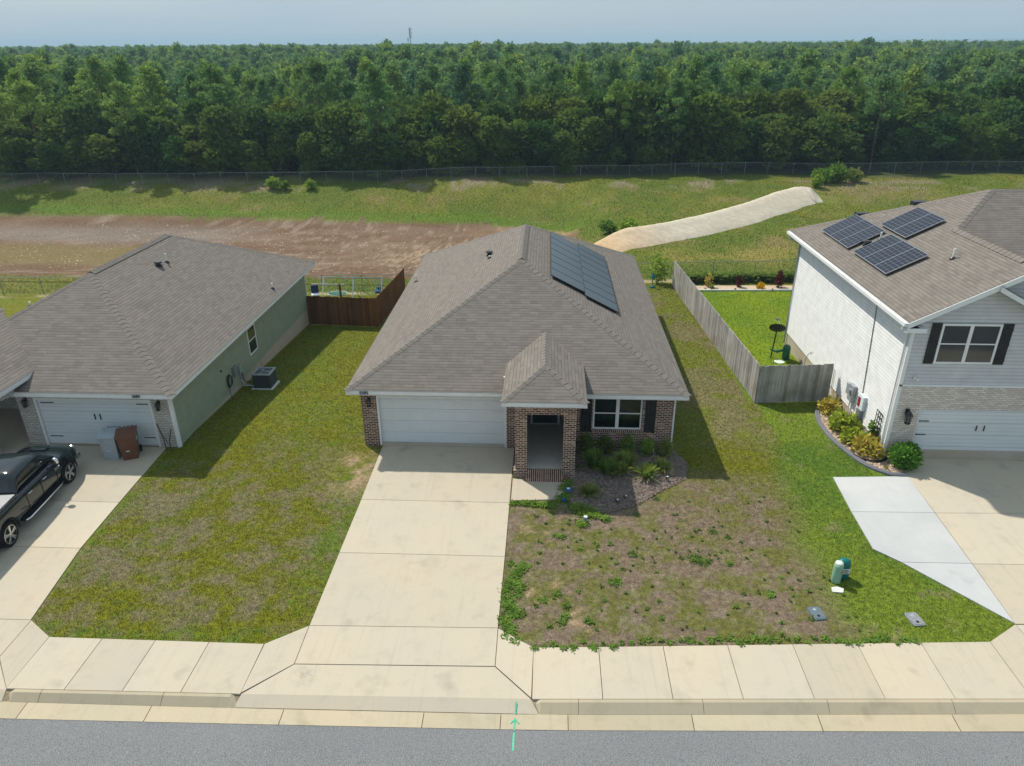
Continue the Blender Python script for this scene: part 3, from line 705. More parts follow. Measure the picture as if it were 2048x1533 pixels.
def wall_grid(b, axis_, pos, u0, u1, z0, z1, holes, th, tone=1.):
    """wall slab in plane (axis_='y' or 'x') with rectangular holes (u0,u1,z0,z1)"""
    us = sorted({u0, u1, *[h[0] for h in holes], *[h[1] for h in holes]}); zs = sorted({z0, z1, *[h[2] for h in holes], *[h[3] for h in holes]})
    for a, c in zip(us[:-1], us[1:]):
        for e, g in zip(zs[:-1], zs[1:]):
            mu, mz = (a+c)/2, (e+g)/2
            if any(h[0] < mu < h[1] and h[2] < mz < h[3] for h in holes): continue
            if axis_ == 'y': b.wall([(a,pos,e),(c,pos,e),(c,pos,g),(a,pos,g)], tone)
            elif axis_ == 'x-': b.wall([(pos,c,e),(pos,a,e),(pos,a,g),(pos,c,g)], tone)
            else: b.wall([(pos,a,e),(pos,c,e),(pos,c,g),(pos,a,g)], tone)
    for h in holes:
        a, c, e, g = h
        if axis_ == 'y':
            b.wall([(a,pos,e),(a,pos+th,e),(a,pos+th,g),(a,pos,g)]); b.wall([(c,pos+th,e),(c,pos,e),(c,pos,g),(c,pos+th,g)])
            b.wall([(a,pos,g),(a,pos+th,g),(c,pos+th,g),(c,pos,g)])
            b.wall([(a,pos,e),(c,pos,e),(c,pos+th,e),(a,pos+th,e)])
def lap_wall(b, fn, poly, lap=.14, out=.024, tone=1.):
    lap = .14; out = .024
    """clapboards on a convex polygon [(u,z)]; fn(u,z,proud)->xyz"""
    zs = [p[1] for p in poly]; z = min(zs); zt = max(zs)
    def span(zz):
        U = []
        for i in range(len(poly)):
            a = poly[i]; c = poly[(i+1)%len(poly)]
            if abs(a[1]-c[1]) < 1e-9:
                if abs(a[1]-zz) < 1e-6: U += [a[0], c[0]]
            elif min(a[1],c[1])-1e-9 <= zz <= max(a[1],c[1])+1e-9: U.append(a[0]+(c[0]-a[0])*(zz-a[1])/(c[1]-a[1]))
        return (min(U), max(U)) if U else None
    brk = sorted({round(q, 5) for q in zs})
    while z < zt-1e-4:
        z2 = min(z+lap, zt)
        for q in brk:
            if z+1e-4 < q < z2-1e-4: z2 = q; break
        s0 = span(z+1e-5); s1 = span(z2-1e-5)
        if s0 and s1:
            t = tone*random.uniform(.97, 1.02)
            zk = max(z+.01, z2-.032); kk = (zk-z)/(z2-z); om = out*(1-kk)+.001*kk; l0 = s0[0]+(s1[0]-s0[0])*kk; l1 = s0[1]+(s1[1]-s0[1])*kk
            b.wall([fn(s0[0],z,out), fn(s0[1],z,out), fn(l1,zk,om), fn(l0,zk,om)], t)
            b.wall([fn(l0,zk,om), fn(l1,zk,om), fn(s1[1],z2,.001), fn(s1[0],z2,.001)], t*.76)  # shadow line under the next board's lip, painted as a darker strip
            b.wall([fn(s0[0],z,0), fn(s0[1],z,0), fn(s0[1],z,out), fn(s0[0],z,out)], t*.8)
        z = z2
def window(parent, fn, u0, u1, z0, z1, twin=True, name='window', fw=.05, deep=0., glass='glass', mull=.10):
    """fn(u,z,proud)"""
    def bx(b, a, c, e, g, p0, p1):
        A = fn(a, e, p0); B = fn(c, g, p1)
        b.box(min(A[0],B[0]), min(A[1],B[1]), min(A[2],B[2]), max(A[0],B[0]), max(A[1],B[1]), max(A[2],B[2]))
    fr = MB(); pr = .035-deep
    bx(fr, u0, u1, z0, z0+fw, -deep, pr); bx(fr, u0, u1, z1-fw, z1, -deep, pr); bx(fr, u0, u0+fw, z0+fw, z1-fw, -deep, pr); bx(fr, u1-fw, u1, z0+fw, z1-fw, -deep, pr)
    bays = [(u0+fw, u1-fw)]
    if twin:
        mid = (u0+u1)/2; bx(fr, mid-mull/2, mid+mull/2, z0+fw, z1-fw, -deep, pr); bays = [(u0+fw, mid-mull/2), (mid+mull/2, u1-fw)]
    zm = (z0+z1)/2
    o = fr.build(name, 'trim_white', parent)
    for a, c in bays:
        s = MB(); bx(s, a, c, zm-.022, zm+.022, -deep, pr-.012); s.build('sash_rail', 'trim_white', o)
        g = MB(); bx(g, a, c, z0+fw, zm-.022, -deep, pr-.022); bx(g, a, c, zm+.022, z1-fw, -deep, pr-.026); g.build('pane', glass, o)
    return o
def garage_door(parent, u0, u1, z0, z1, y, panels=8, rows=4, hard=False):
    b = MB(); ph = (z1-z0)/rows; pw = (u1-u0)/panels
    for r in range(rows):
        a0 = z0+r*ph+.006; a1 = z0+(r+1)*ph-.006
        b.box(u0, y+.012, a0, u1, y+.05, a1)
        if not hard:
            for k in range(panels):
                x0 = u0+k*pw+.07; x1 = u0+(k+1)*pw-.07
                for (q0, q1, w0, w1) in ((x0, x1, a0+.09, a1-.09),):
                    e = .02
                    b.box(q0, y+.004, w0, q1, y+.011, w1); b.box(q0+e*1.6, y-.003, w0+e*1.6, q1-e*1.6, y+.003, w1-e*1.6)
        else:
            nb = 3
            for k in range(nb):
                g0 = a0+.02+(a1-a0-.03)*k/nb; b.box(u0+.04, y+.002, g0, u1-.04, y+.011, g0+(a1-a0)/nb-.022)
    b.box(u0, y+.03, z0, u1, y+.055, z1)
    d = b.build('garage_door', 'door_white', parent)
    return d
def handles(door, pts, w=.035, h=.25, y=0.):
    for x, z in pts:
        q = MB(); q.box(x-w/2, y-.03, z-h/2, x+w/2, y-.004, z+h/2); q.build('door_handle', 'black_metal', door)
def hinges(door, pts, y=0.):
    for x0, x1, z in pts:
        q = MB(); q.box(x0, y-.012, z-.018, x1, y-.003, z+.018); q.lathe([(.028,-.012),(.028,-.003)], (x0 if abs(x0) < abs(x1) else x1, y, z), 8, 'y'); q.build('strap_hinge', 'black_metal', door)
def lantern(parent, x, y, z, s=1., name='wall_lantern'):
    q = MB(); q.box(x-.05*s, y-.02, z-.05*s, x+.05*s, y-.002, z+.13*s); q.tube([(x,y-.02,z+.08*s),(x,y-.10*s,z+.16*s),(x,y-.15*s,z+.10*s)], .013*s, 6)
    q.lathe([(.02*s,.12*s),(.10*s,.02*s),(.10*s,0)], (x, y-.15*s, z), 8)
    q.lathe([(.085*s,-.24*s),(.05*s,-.27*s)], (x, y-.15*s, z), 8)
    for k in range(4):
        a = PI/4+k*PI/2; q.tube([(x+.095*s*math.cos(a), y-.15*s+.095*s*math.sin(a), z), (x+.07*s*math.cos(a), y-.15*s+.07*s*math.sin(a), z-.24*s)], .009*s, 4)
    o = q.build(name, 'black_metal', parent)
    g = MB(); g.lathe([(.07*s,-.01*s),(.055*s,-.23*s)], (x, y-.15*s, z), 8); g.build('lamp_glass', 'glass', o)
    return o
def pipe_vent(parent, x, y, z, h=.32, mat='white_pvc', r=.04):
    q = MB(); q.tube([(x,y,z-.1),(x,y,z+h)], r, 8); o = q.build('vent_pipe', mat, parent)
    q = MB(); q.lathe([(.12,-.03),(.10,.03),(.05,.08)], (x, y, z), 10); q.build('pipe_boot', 'black_metal', o); return o
def shutter(parent, fn, u0, u1, z0, z1):
    b = MB()
    def bx(a, c, e, g, p0, p1):
        A = fn(a, e, p0); B = fn(c, g, p1); b.box(min(A[0],B[0]), min(A[1],B[1]), min(A[2],B[2]), max(A[0],B[0]), max(A[1],B[1]), max(A[2],B[2]))
    w = (u1-u0)/3
    for k in range(3): bx(u0+k*w+.003, u0+(k+1)*w-.003, z0, z1, .004, .028)
    for zz in (z0+.18, (z0+z1)/2, z1-.22): bx(u0+.002, u1-.002, zz-.04, zz+.04, .0285, .045)
    return b.build('shutter', 'shutter_black', parent)
S = .52
# ================================================================= brick house
bh = thing('brick_house', 'single-storey brown brick house with hipped shingle roof and small brick porch', 'house', (0,0,0))
w = MB(); EZ = 2.63; OV = .44
DX0, DX1 = .675, 5.555
wall_grid(w, 'y', 0, 0, 6.06, 0, 2.46, [(DX0-.07, DX1+.07, -.1, 2.2)], .15)
wall_grid(w, 'y', 0, 8.24, 12.0, 0, 2.46, [(8.95, 10.82, .90, 2.26)], .13)
# porch piers, lintel, base
w.box(6.05, -2.05, .0, 6.47, -1.63, 3.08); w.box(7.78, -2.05, .0, 8.22, -1.63, 3.08)
w.box(6.47, -2.05, 2.58, 7.78, -1.75, 3.08)
w.box(6.05, -1.63, .0, 6.25, 1.8, 3.0); w.box(8.02, -1.63, 0, 8.22, 1.8, 3.0)
w.box(6.25, 1.62, .0, 8.02, 1.82, 2.9)
w.build('brick_wall', 'red_brick', bh)
q = MB(); q.box(5.98, -2.13, .0, 6.50, -1.55, .30); q.build('pier_base', 'red_brick', bh)
q = MB(); q.box(7.76, -2.09, 0, 8.26, -1.6, .12); q.build('pier_base', 'red_brick', bh)
sd = MB()
fR = lambda u, z, p: (12.0+p, u, z); fLf = lambda u, z, p: (0-p, u, z); fB = lambda u, z, p: (u, 18.6+p, z)
lap_wall(sd, fR, [(.05,.12),(18.6,.12),(18.6,2.46),(.05,2.46)]); lap_wall(sd, lambda u, z, p: (0-p, 18.65-u, z), [(0,.12),(18.6,.12),(18.6,2.46),(0,2.46)])
lap_wall(sd, lambda u, z, p: (12-u, 18.6+p, z), [(0,.12),(12,.12),(12,2.46),(0,2.46)])
sd.build('side_wall', 'tan_siding', bh)
q = MB(); q.box(0.02, .02, -1.5, 11.98, 18.58, .12); q.build('foundation', 'foundation', bh)
q = MB(); q.box(11.995, -.012, .05, 12.05, .10, 2.46); q.build('corner_trim', 'trim_white', bh)
q = MB()
for a, c in ((DX0-.07, DX0), (DX1, DX1+.07)): q.box(a, -.012, .03, c, .15, 2.13)
q.box(DX0-.07, -.012, 2.13, DX1+.07, .15, 2.205); q.build('door_frame', 'trim_white', bh)
gd = garage_door(bh, DX0, DX1, .045, 2.13, .10, 8, 4)
sill = MB(); sill.box(8.90, -.05, .80, 10.87, .09, .895); sill.build('window_sill', 'brick_soldier', bh)
wn = window(bh, lambda u, z, p: (u, .10-p, z), 8.955, 10.815, .905, 2.255, True, glass='window_glass', fw=.06, mull=.13)
q = MB(); 
for a, c in ((9.01, 9.83), (9.95, 10.76)):
    for k in range(22):
        z = 1.2+k*.046; q.face([(a,.19,z),(c,.19,z),(c,.215,z+.03),(a,.215,z+.03)])
q.build('blind', 'blind', wn)
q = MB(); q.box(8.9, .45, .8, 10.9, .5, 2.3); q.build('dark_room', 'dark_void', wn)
for a, c in ((8.48, 8.90), (10.92, 11.33)): shutter(bh, lambda u, z, p: (u, -p, z), a, c, .84, 2.32)
lantern(bh, .32, 0, 2.02, .9)
text('house_number', '5583', (.27, -OV-.036, EZ-.095), .17, 'navy', bh)
# porch interior
q = MB(); q.box(6.25, -1.96, .0, 8.02, 1.62, .302); q.build('porch_floor', 'porch_slab', bh)
q = MB(); q.box(6.47, -2.12, .0, 7.86, -1.965, .31); st = q.build('porch_sill', 'brick_soldier', bh)
q = MB(); q.box(6.40, -2.42, .0, 7.82, -2.125, .16); q.build('step', 'brick_soldier', bh)
q = MB(); q.box(6.62, 1.50, .32, 7.62, 1.615, 2.4); fd = q.build('front_door', 'dark_wood_door', bh)
q = MB(); q.box(6.5, 1.47, .302, 7.74, 1.612, .345); q.build('threshold', 'concrete_pale', bh)
q = MB(); q.box(6.52, 1.53, .345, 6.615, 1.614, 2.46); q.box(7.625, 1.53, .345, 7.72, 1.614, 2.46); q.build('door_trim', 'trim_white', bh)
q = MB(); q.lathe([(.03,-.06),(.03,0)], (7.52, 1.49, 1.3), 8, 'y'); q.build('door_knob', 'alloy', fd)
q = MB(); q.box(6.05, -2.05, 3.0, 8.22, 1.9, 3.04, skip=''); q.build('porch_ceiling', 'soffit_white', bh)
# roof
RX = 6.0; HW = 6.44; RZ = EZ+S*HW; Y0 = -OV; Y1 = 19.05
ex0, ex1 = -OV, 12+OV
A = (ex0,Y0,EZ); B = (ex1,Y0,EZ); Cc = (ex1,Y1,EZ); D = (ex0,Y1,EZ); P1 = (RX,Y0+HW,RZ); P2 = (RX,Y1-HW,RZ)
nF = (0,-S,1); nB = (0,S,1); nL = (-S,0,1); nR = (S,0,1)
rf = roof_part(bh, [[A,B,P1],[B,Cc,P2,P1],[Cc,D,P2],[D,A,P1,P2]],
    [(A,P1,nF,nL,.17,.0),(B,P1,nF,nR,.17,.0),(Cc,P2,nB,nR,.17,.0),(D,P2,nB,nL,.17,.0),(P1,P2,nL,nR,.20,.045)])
fascia(bh, [A,B,Cc,D], closed=True, dz=-.012)
q = MB(); q.box(ex0, Y0, 2.445, ex1, Y1, 2.46, skip=''); q.build('soffit', 'soffit_white', bh)
PE = 3.27; px0, px1 = 5.60, 8.56; pr_ = (px1-px0)/2; py0 = -2.48; pm = (px0+px1)/2; PZ = PE+S*pr_
ym = lambda z: Y0+(z-EZ)/S
a = (px0,py0,PE); b_ = (px1,py0,PE); c_ = (pm,py0+pr_,PZ); d_ = (pm,ym(PZ),PZ); e_ = (px0,ym(PE),PE); f_ = (px1,ym(PE),PE)
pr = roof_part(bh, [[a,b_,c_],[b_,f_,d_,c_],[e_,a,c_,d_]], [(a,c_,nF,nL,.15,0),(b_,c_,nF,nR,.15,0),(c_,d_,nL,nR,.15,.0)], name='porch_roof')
fascia(pr, [e_,a,b_,f_], h=.19, dz=-.012)
q = MB(); q.box(px0, py0, 3.085, px1, .2, 3.10); q.build('soffit', 'soffit_white', pr)
q = MB(); q.box(5.52, .1, 2.93, 5.60, .18, 3.03); q.build('flashing', 'trim_white', bh)
pipe_vent(bh, .13, 12.4, EZ+S*.57-.02, .38)
q = MB(); q.lathe([(.16,.0),(.16,.06),(.10,.09),(.10,.16),(.17,.17),(.17,.22)], (4.28, 9.9, EZ+S*4.72-.03), 12); q.build('roof_vent', 'black_metal', bh)
pipe_vent(bh, 4.35, 9.2, EZ+S*4.79, .12, 'white_pvc', .05)
# roof panels (each one stands off the roof on its own)
def solar(name, label, group, p0, du, dv, lift, n, mat, frame, uvs=1.):
    """p0 lower corner on slope, du along eave, dv up slope"""
    n = Vector(n).normalized(); p0 = Vector(p0); du = Vector(du); dv = Vector(dv)
    o = thing(name, label, 'solar panel', p0, 0, group)
    z = n*lift; g = .012; U = du.normalized(); Vv = dv.normalized(); a = U*g+Vv*g
    c0, c1, c2, c3 = [q+z for q in (a, du-U*g+Vv*g, du+dv-U*g-Vv*g, dv+U*g-Vv*g)]
    if (c1-c0).cross(c3-c0).dot(n) < 0: c1, c3 = c3, c1
    t = n*.035; fr = MB(); Q = [c0,c1,c2,c3]
    for i in range(4):
        s0, s1 = Q[i], Q[(i+1)%4]; fr.wall([s0-t, s1-t, s1, s0])
        iw = .022; cen = (c0+c2)/2
        def ins(s): return s+((cen-s).dot(U)/abs((cen-s).dot(U)))*U*iw+((cen-s).dot(Vv)/abs((cen-s).dot(Vv)))*Vv*iw
        fr.wall([s0, s1, ins(s1), ins(s0)])
    fr.wall([q-t for q in Q[::-1]])
    fr.build('frame', frame, o)
    pn = MB(); I = [ins(s)-n*.003 for s in Q]
    pn.face(I, [((s-c0).dot(U), (s-c0).dot(Vv)) for s in I]); pn.build('cell_sheet', mat, o)
    for s in (c0+(c2-c0)*.2, c0+(c2-c0)*.8):
        ft = MB(); ft.bar(s-z+n*.001, s-t, .04); ft.build('mount', 'black_metal', o)
    return o
def onR(x, y): return Vector((x, y, EZ+S*(ex1-x)))
sl = math.sqrt(1+S*S); pw = 1.70
dvv = Vector((-1, 0, S))/sl*pw
for k in range(7):
    solar('solar_module', 'black roof panel in the inner row beside the ridge of the brick house', 'black panels of the inner row, nearest the ridge', onR(8.72, 5.42+k*1.13), (0,1.13,0), dvv, .13, nR, 'solar_black', 'black_metal')
for k in range(8):
    solar('solar_module', 'black roof panel in the outer row, farther down the slope of the brick house', 'black panels of the outer row', onR(10.20, 5.06+k*1.13), (0,1.13,0), dvv, .12, nR, 'solar_black', 'black_metal')

# ================================================================= green house on the left
gh = thing('green_house', 'green-sided house with white brick garage front and brown shingle roof', 'house', (-7.3,-.45,0))
gh.location = (0,0,0)
gx1, gx0, gy0, gy1 = -7.3, -17.7, -.45, 16.3; GE = 2.65
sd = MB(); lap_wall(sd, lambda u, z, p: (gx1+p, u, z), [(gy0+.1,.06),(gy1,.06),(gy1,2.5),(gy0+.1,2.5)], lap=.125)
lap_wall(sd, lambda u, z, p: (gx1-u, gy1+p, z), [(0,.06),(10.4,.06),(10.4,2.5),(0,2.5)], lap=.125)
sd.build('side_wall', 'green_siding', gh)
q = MB(); q.box(gx0, gy0+.02, -2.2, gx1-.03, gy1-.03, .06); q.build('foundation', 'foundation', gh)
w = MB(); GD0, GD1 = -12.67, -8.17
wall_grid(w, 'y', gy0, -13.45, gx1+.002, 0, 2.5, [(GD0-.08, GD1+.08, -.1, 2.08)], .12)
w.wall([(-13.45,gy0+3,0),(-13.45,gy0,0),(-13.45,gy0,2.9),(-13.45,gy0+3,2.9)])
w.box(-15.0, -1.75, .0, -14.02, -1.25, 2.95)          # porch column
w.box(-15.0, -1.75, 2.6, -12.9, -1.5, 2.96); w.box(-13.32, -1.5, 2.55, -12.9, gy0, 2.96)
w.build('brick_wall', 'white_brick', gh)
q = MB(); q.box(-17.5, 2.4, 0, -13.4, 2.6, 2.9); q.box(-17.6, -.4, 0, -17.5, 2.5, 2.9); q.build('entry_wall', 'white_brick', gh)
q = MB(); q.box(-17.6, -1.7, -.1, -13.46, 2.4, .10); q.build('porch_floor', 'concrete', gh)
q = MB(); q.box(-14.7, 2.32, .12, -13.8, 2.39, 2.2); q.build('front_door', 'dark_wood_door', gh)
q = MB(); q.box(gx1-.10, gy0-.025, .0, gx1+.03, gy0+.10, 2.5); q.build('corner_trim', 'trim_white', gh)
q = MB(); q.box(gx1-.02, gy1-.06, -.1, gx1+.03, gy1+.03, 2.5); q.build('corner_trim', 'trim_white', gh)
q = MB(); q.box(GD0-.08, gy0-.012, 0, GD0, gy0+.1, 2.0); q.box(GD1, gy0-.012, 0, GD1+.08, gy0+.1, 2.0); q.box(GD0-.08, gy0-.012, 2.0, GD1+.08, gy0+.1, 2.085); q.build('door_frame', 'trim_white', gh)
gd = garage_door(gh, GD0, GD1, .03, 2.0, gy0+.06, hard=True)
handles(gd, [(-10.50,1.28),(-10.28,1.28)], y=gy0+.06); hinges(gd, [(GD0+.12,GD0+.62,1.86),(GD1-.12,GD1-.55,1.86),(GD0+.12,GD0+.62,.38),(GD1-.12,GD1-.55,.38)], y=gy0+.06)
lantern(gh, -7.77, gy0, 1.95, .95); lantern(gh, -13.05, gy0, 1.98, .95)
fr_ = lambda u, z, p: (gx1+.014+p, u, z)
window(gh, fr_, 7.15, 8.15, .72, 2.08, False, fw=.06)
w_ = MB(); w_.box(gx1+.012, 4.95, .60, gx1+.14, 5.3, 1.05); w_.build('meter_box', 'galv', gh)
w_ = MB(); w_.box(gx1+.012, 5.6, .45, gx1+.10, 5.85, .85); w_.tube([(gx1+.06,5.72,.45),(gx1+.06,5.72,-.1),(gx1+.5,5.6,-.12)], .02, 6); w_.build('disconnect_box', 'grey_metal', gh)
w_ = MB(); w_.lathe([(.05,0),(.05,.05)], (gx1+.012, 3.9, 1.35), 10, 'x'); w_.build('hose_bib', 'black_metal', gh)
hr = MB()
for k in range(5): hr.tube([(gx1+.07+.016*k, 4.45+(.24-.012*k)*math.cos(t), .62+(.30-.015*k)*math.sin(t)) for t in np.linspace(0, 2*PI, 22)], .015, 5, False)
hr.tube([(gx1+.06,4.4,.30),(gx1+.09,4.3,.0),(gx1+.25,4.1,-.15)], .015, 5)
tag(hr.build('garden_hose', 'black_metal'), 'dark green garden hose coiled on the green siding beside the air conditioner', 'hose')
gX0, gX1, gY0, gY1 = -18.2, -6.82, -1.10, 17.2; gh_w = (gX1-gX0)/2; gRX = (gX0+gX1)/2; gRZ = GE+S*gh_w
A = (gX0,gY0,GE); B = (gX1,gY0,GE); Cc = (gX1,gY1,GE); D = (gX0,gY1,GE); P1 = (gRX,gY0+gh_w,gRZ); P2 = (gRX,gY1-gh_w,gRZ)
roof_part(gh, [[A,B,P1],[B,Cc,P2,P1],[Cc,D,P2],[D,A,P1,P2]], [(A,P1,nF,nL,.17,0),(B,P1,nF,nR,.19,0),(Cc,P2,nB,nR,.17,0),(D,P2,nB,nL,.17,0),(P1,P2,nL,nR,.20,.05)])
fascia(gh, [A,B,Cc,D], h=.2, closed=True, dz=-.012)
q = MB(); q.box(gX0, gY0, 2.45, gX1, gY1, 2.466); q.build('soffit', 'soffit_white', gh)
wz = 3.14; wx1 = -12.56; wx0 = -18.3; whw = (wx1-wx0)/2; wrx = (wx0+wx1)/2; wy0 = -2.35; wrz = wz+S*whw; yg = lambda z: gY0+(z-GE)/S
a = (wx0,wy0,wz); b_ = (wx1,wy0,wz); c_ = (wrx,wy0+whw,wrz); d_ = (wrx,yg(wrz),wrz); e_ = (wx0,yg(wz),wz); f_ = (wx1,yg(wz),wz)
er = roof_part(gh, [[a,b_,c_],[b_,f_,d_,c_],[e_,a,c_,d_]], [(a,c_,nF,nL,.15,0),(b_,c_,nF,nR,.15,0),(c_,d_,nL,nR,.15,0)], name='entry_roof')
fascia(er, [e_,a,b_,f_], h=.2, dz=-.012)
q = MB(); q.box(wx0, wy0, 2.965, wx1, gY0+.9, 2.98); q.build('soffit', 'soffit_white', er)
gz = lambda x: GE+S*(gX1-x)
pipe_vent(gh, -11.25, 8.6, gz(-11.25), .42); pipe_vent(gh, -7.25, 11.1, gz(-7.25), .30)
q = MB(); q.lathe([(.17,0),(.17,.08),(.10,.1),(.10,.17),(.18,.18),(.15,.25)], (-11.3, 7.9, gz(-11.3)-.04), 12); q.build('roof_vent', 'black_metal', gh)
pipe_vent(gh, -14.7, 3.4, gRZ-S*2.2, .2)
text('house_number', '5589', (-8.18, gY0-.036, GE-.10), .16, 'black_metal', gh)

# ================================================================= white house on the right
wh = thing('white_house', 'two-storey white-sided house with tan brick around its garage door', 'house', (0,0,0))
hx, hy0, hy1, hz = 20.0, -.22, 12.3, 5.45; WE = 5.65; wX = 19.6; wY0 = -.62; wY1 = 13.0
wz_ = lambda x: WE+S*(x-wX)
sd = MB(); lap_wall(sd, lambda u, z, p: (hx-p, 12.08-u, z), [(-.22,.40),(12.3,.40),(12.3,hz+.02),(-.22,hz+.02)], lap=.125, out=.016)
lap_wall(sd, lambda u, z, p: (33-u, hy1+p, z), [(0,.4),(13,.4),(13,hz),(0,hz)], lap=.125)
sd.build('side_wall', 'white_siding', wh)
q = MB(); q.box(hx+.03, hy0+.03, -1.5, 33, hy1-.03, .40); q.build('foundation', 'foundation', wh)
wd = (20.98, 25.85)
bw = MB(); wall_grid(bw, 'y', hy0, hx-.02, 33, 0, 3.06, [(wd[0]-.0, wd[1]+.0, -.1, 2.12)], .12)
bw.wall([(hx-.02,.25,0),(hx-.02,hy0,0),(hx-.02,hy0,.55),(hx-.02,.25,.4)]); bw.build('brick_wall', 'tan_brick', wh)
q = MB(); q.box(hx-.01, hy0-.03, 3.06, 33, hy0+.05, 3.13); q.build('band', 'trim_white', wh)
q = MB(); q.box(wd[0]-.0, hy0+.02, 0, wd[0]+.05, hy0+.12, 2.12); q.box(wd[0]+.05, hy0+.02, 2.06, wd[1], hy0+.12, 2.12); q.build('door_frame', 'door_white', wh)
gd = garage_door(wh, wd[0]+.05, wd[1], .03, 2.06, hy0+.05, hard=True)
handles(gd, [(23.2,1.36),(23.48,1.36)], y=hy0+.04, w=.03, h=.22); hinges(gd, [(21.08,21.42,1.62),(21.08,21.42,1.05)], y=hy0+.04)
fg = MB(); ridx = 23.42; fgn = lambda u, z, p: (u, hy0+.03-p, z)
lap_wall(fg, fgn, [(hx,3.13),(ridx+3.9,3.13),(ridx+3.9,hz+.1),(ridx,wz_(ridx)-.06),(hx,hz+.22)], lap=.125)
fg.build('front_wall', 'grey_siding', wh)
q = MB(); q.box(hx-.035, hy0-.03, .0, hx+.09, hy0+.03, hz+.1); q.box(hx-.035, hy0+.03, .0, hx-.017, hy0+.12, hz+.1); q.build('corner_trim', 'trim_white', wh)
q = MB(); q.box(hx-.035, hy1-.1, .4, hx+.02, hy1+.03, hz); q.build('corner_trim', 'trim_white', wh)
window(wh, lambda u, z, p: (u, hy0-.0-p, z), 20.97, 23.02, 3.98, 5.50, True, fw=.075, mull=.12)
for a, c in ((20.62, 20.95), (23.05, 23.41)): shutter(wh, lambda u, z, p: (u, hy0-.0-p, z), a, c, 3.97, 5.52)
lantern(wh, 20.5, hy0-.02, 1.98, 1.35)
q = MB(); q.box(20.42, hy0-.06, 3.36, 20.52, hy0-.0, 3.46); q.lathe([(.045,-.2),(.045,-.06)], (20.5, hy0, 3.40), 10, 'y'); q.build('security_camera', 'white_pvc', wh)
# roof
zr = wz_(ridx); pkx = 25.68; pkz = wz_(pkx); pky = 7.15; yf = lambda z: pky-(pkz-z)/S
jr = (ridx, yf(zr), zr)
planes = [[(wX,wY0,WE),(ridx,wY0,zr),jr,(pkx,pky,pkz),(wX,wY1+.2,WE)]]
ey = yf(5.7); xv = ridx+(zr-5.7)/S
planes += [[(ridx,wY0,zr),(xv,wY0,5.7),(xv,ey,5.7),jr]]
planes += [[jr,(xv,ey,5.7),(33,ey,5.7),(27.9,pky,pkz),(pkx,pky,pkz)]]
planes += [[(pkx,pky,pkz),(27.9,pky,pkz),(33,13.2,5.65),(wX,wY1+.2,WE)], [(27.9,pky,pkz),(33,ey,5.7),(33,13.2,5.65)]]
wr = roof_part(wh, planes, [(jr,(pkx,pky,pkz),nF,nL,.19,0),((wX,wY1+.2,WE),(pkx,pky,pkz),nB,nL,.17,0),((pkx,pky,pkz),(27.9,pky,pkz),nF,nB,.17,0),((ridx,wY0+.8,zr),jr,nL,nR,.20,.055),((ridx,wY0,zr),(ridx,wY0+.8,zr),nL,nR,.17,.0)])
q = MB()
def rake(x0, x1, y, h=.2, t=.035, zf=wz_, off=.012):
    q.wall([(x0,y-t,zf(x0)-off-h),(x1,y-t,zf(x1)-off-h),(x1,y-t,zf(x1)-off),(x0,y-t,zf(x0)-off)]); q.wall([(x0,y-t,zf(x0)-off),(x1,y-t,zf(x1)-off),(x1,y,zf(x1)-off),(x0,y,zf(x0)-off)])
    q.wall([(x0,y+.3,zf(x0)-off-h),(x1,y+.3,zf(x1)-off-h),(x1,y-t,zf(x1)-off-h),(x0,y-t,zf(x0)-off-h)])
rake(wX-.03, ridx, wY0); zR = lambda x: zr-S*(x-ridx); rake(ridx, xv, wY0, zf=zR)
q.box(wX-.03, wY0-.05, WE-.36, 20.25, hy0+.0, WE-.20); q.build('rake_board', 'trim_white', wh)
q = MB(); ax2 = 22.3; zg = lambda x: wz_(ax2)-.05-S*(x-ax2); rake(ax2, 25.2, wY0-.04, h=.17, zf=zg); q.build('small_gable_board', 'trim_white', wh)
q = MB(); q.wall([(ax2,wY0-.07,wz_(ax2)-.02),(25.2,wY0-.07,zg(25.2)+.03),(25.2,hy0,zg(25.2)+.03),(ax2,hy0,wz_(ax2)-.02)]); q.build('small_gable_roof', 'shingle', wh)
q = MB(); q.box(wX, wY0, WE-.22, hx+.02, wY1+.1, WE-.20); q.build('soffit', 'soffit_white', wh)
q = MB(); q.box(wX-.13, wY0+.02, WE-.15, wX-.02, wY1+.1, WE-.03); q.box(wX-.02, wY0+.02, WE-.21, wX+.01, wY1+.1, WE-.012); q.build('gutter', 'trim_white', wh)
q = MB(); q.tube([(wX-.07,wY0+.2,WE-.13),(wX-.07,wY0+.2,WE-.28),(hx-.07,hy0+.16,WE-.5),(hx-.07,hy0+.14,.25),(hx-.2,hy0-.05,.1)], .045, 8); q.build('downspout', 'trim_white', wh)
q = MB(); q.tube([(wX-.07,wY1-.2,WE-.13),(wX-.07,wY1-.3,WE-.28),(hx-.07,hy1-.1,WE-.5),(hx-.07,hy1-.1,-.2)], .045, 8); q.build('downspout', 'grey_metal', wh)
q = MB(); q.tube([(hx-.035,2.75,WE-.3),(hx-.035,2.3,1.5)], .02, 6)
for k in range(9): q.lathe([(.03,0),(.03,.05)], (hx-.035, 2.72-.052*k, 5.0-.43*k), 6)
q.build('conduit', 'galv', wh)
q = MB(); q.box(hx-.20, 2.85, .85, hx-.02, 3.25, 1.55); q.box(hx-.17, 3.3, 1.0, hx-.02, 3.55, 1.45); q.lathe([(.09,-.28),(.09,-.2)], (hx, 3.05, 1.3), 12, 'x'); mb_ = q.build('meter_box', 'grey_metal', wh)
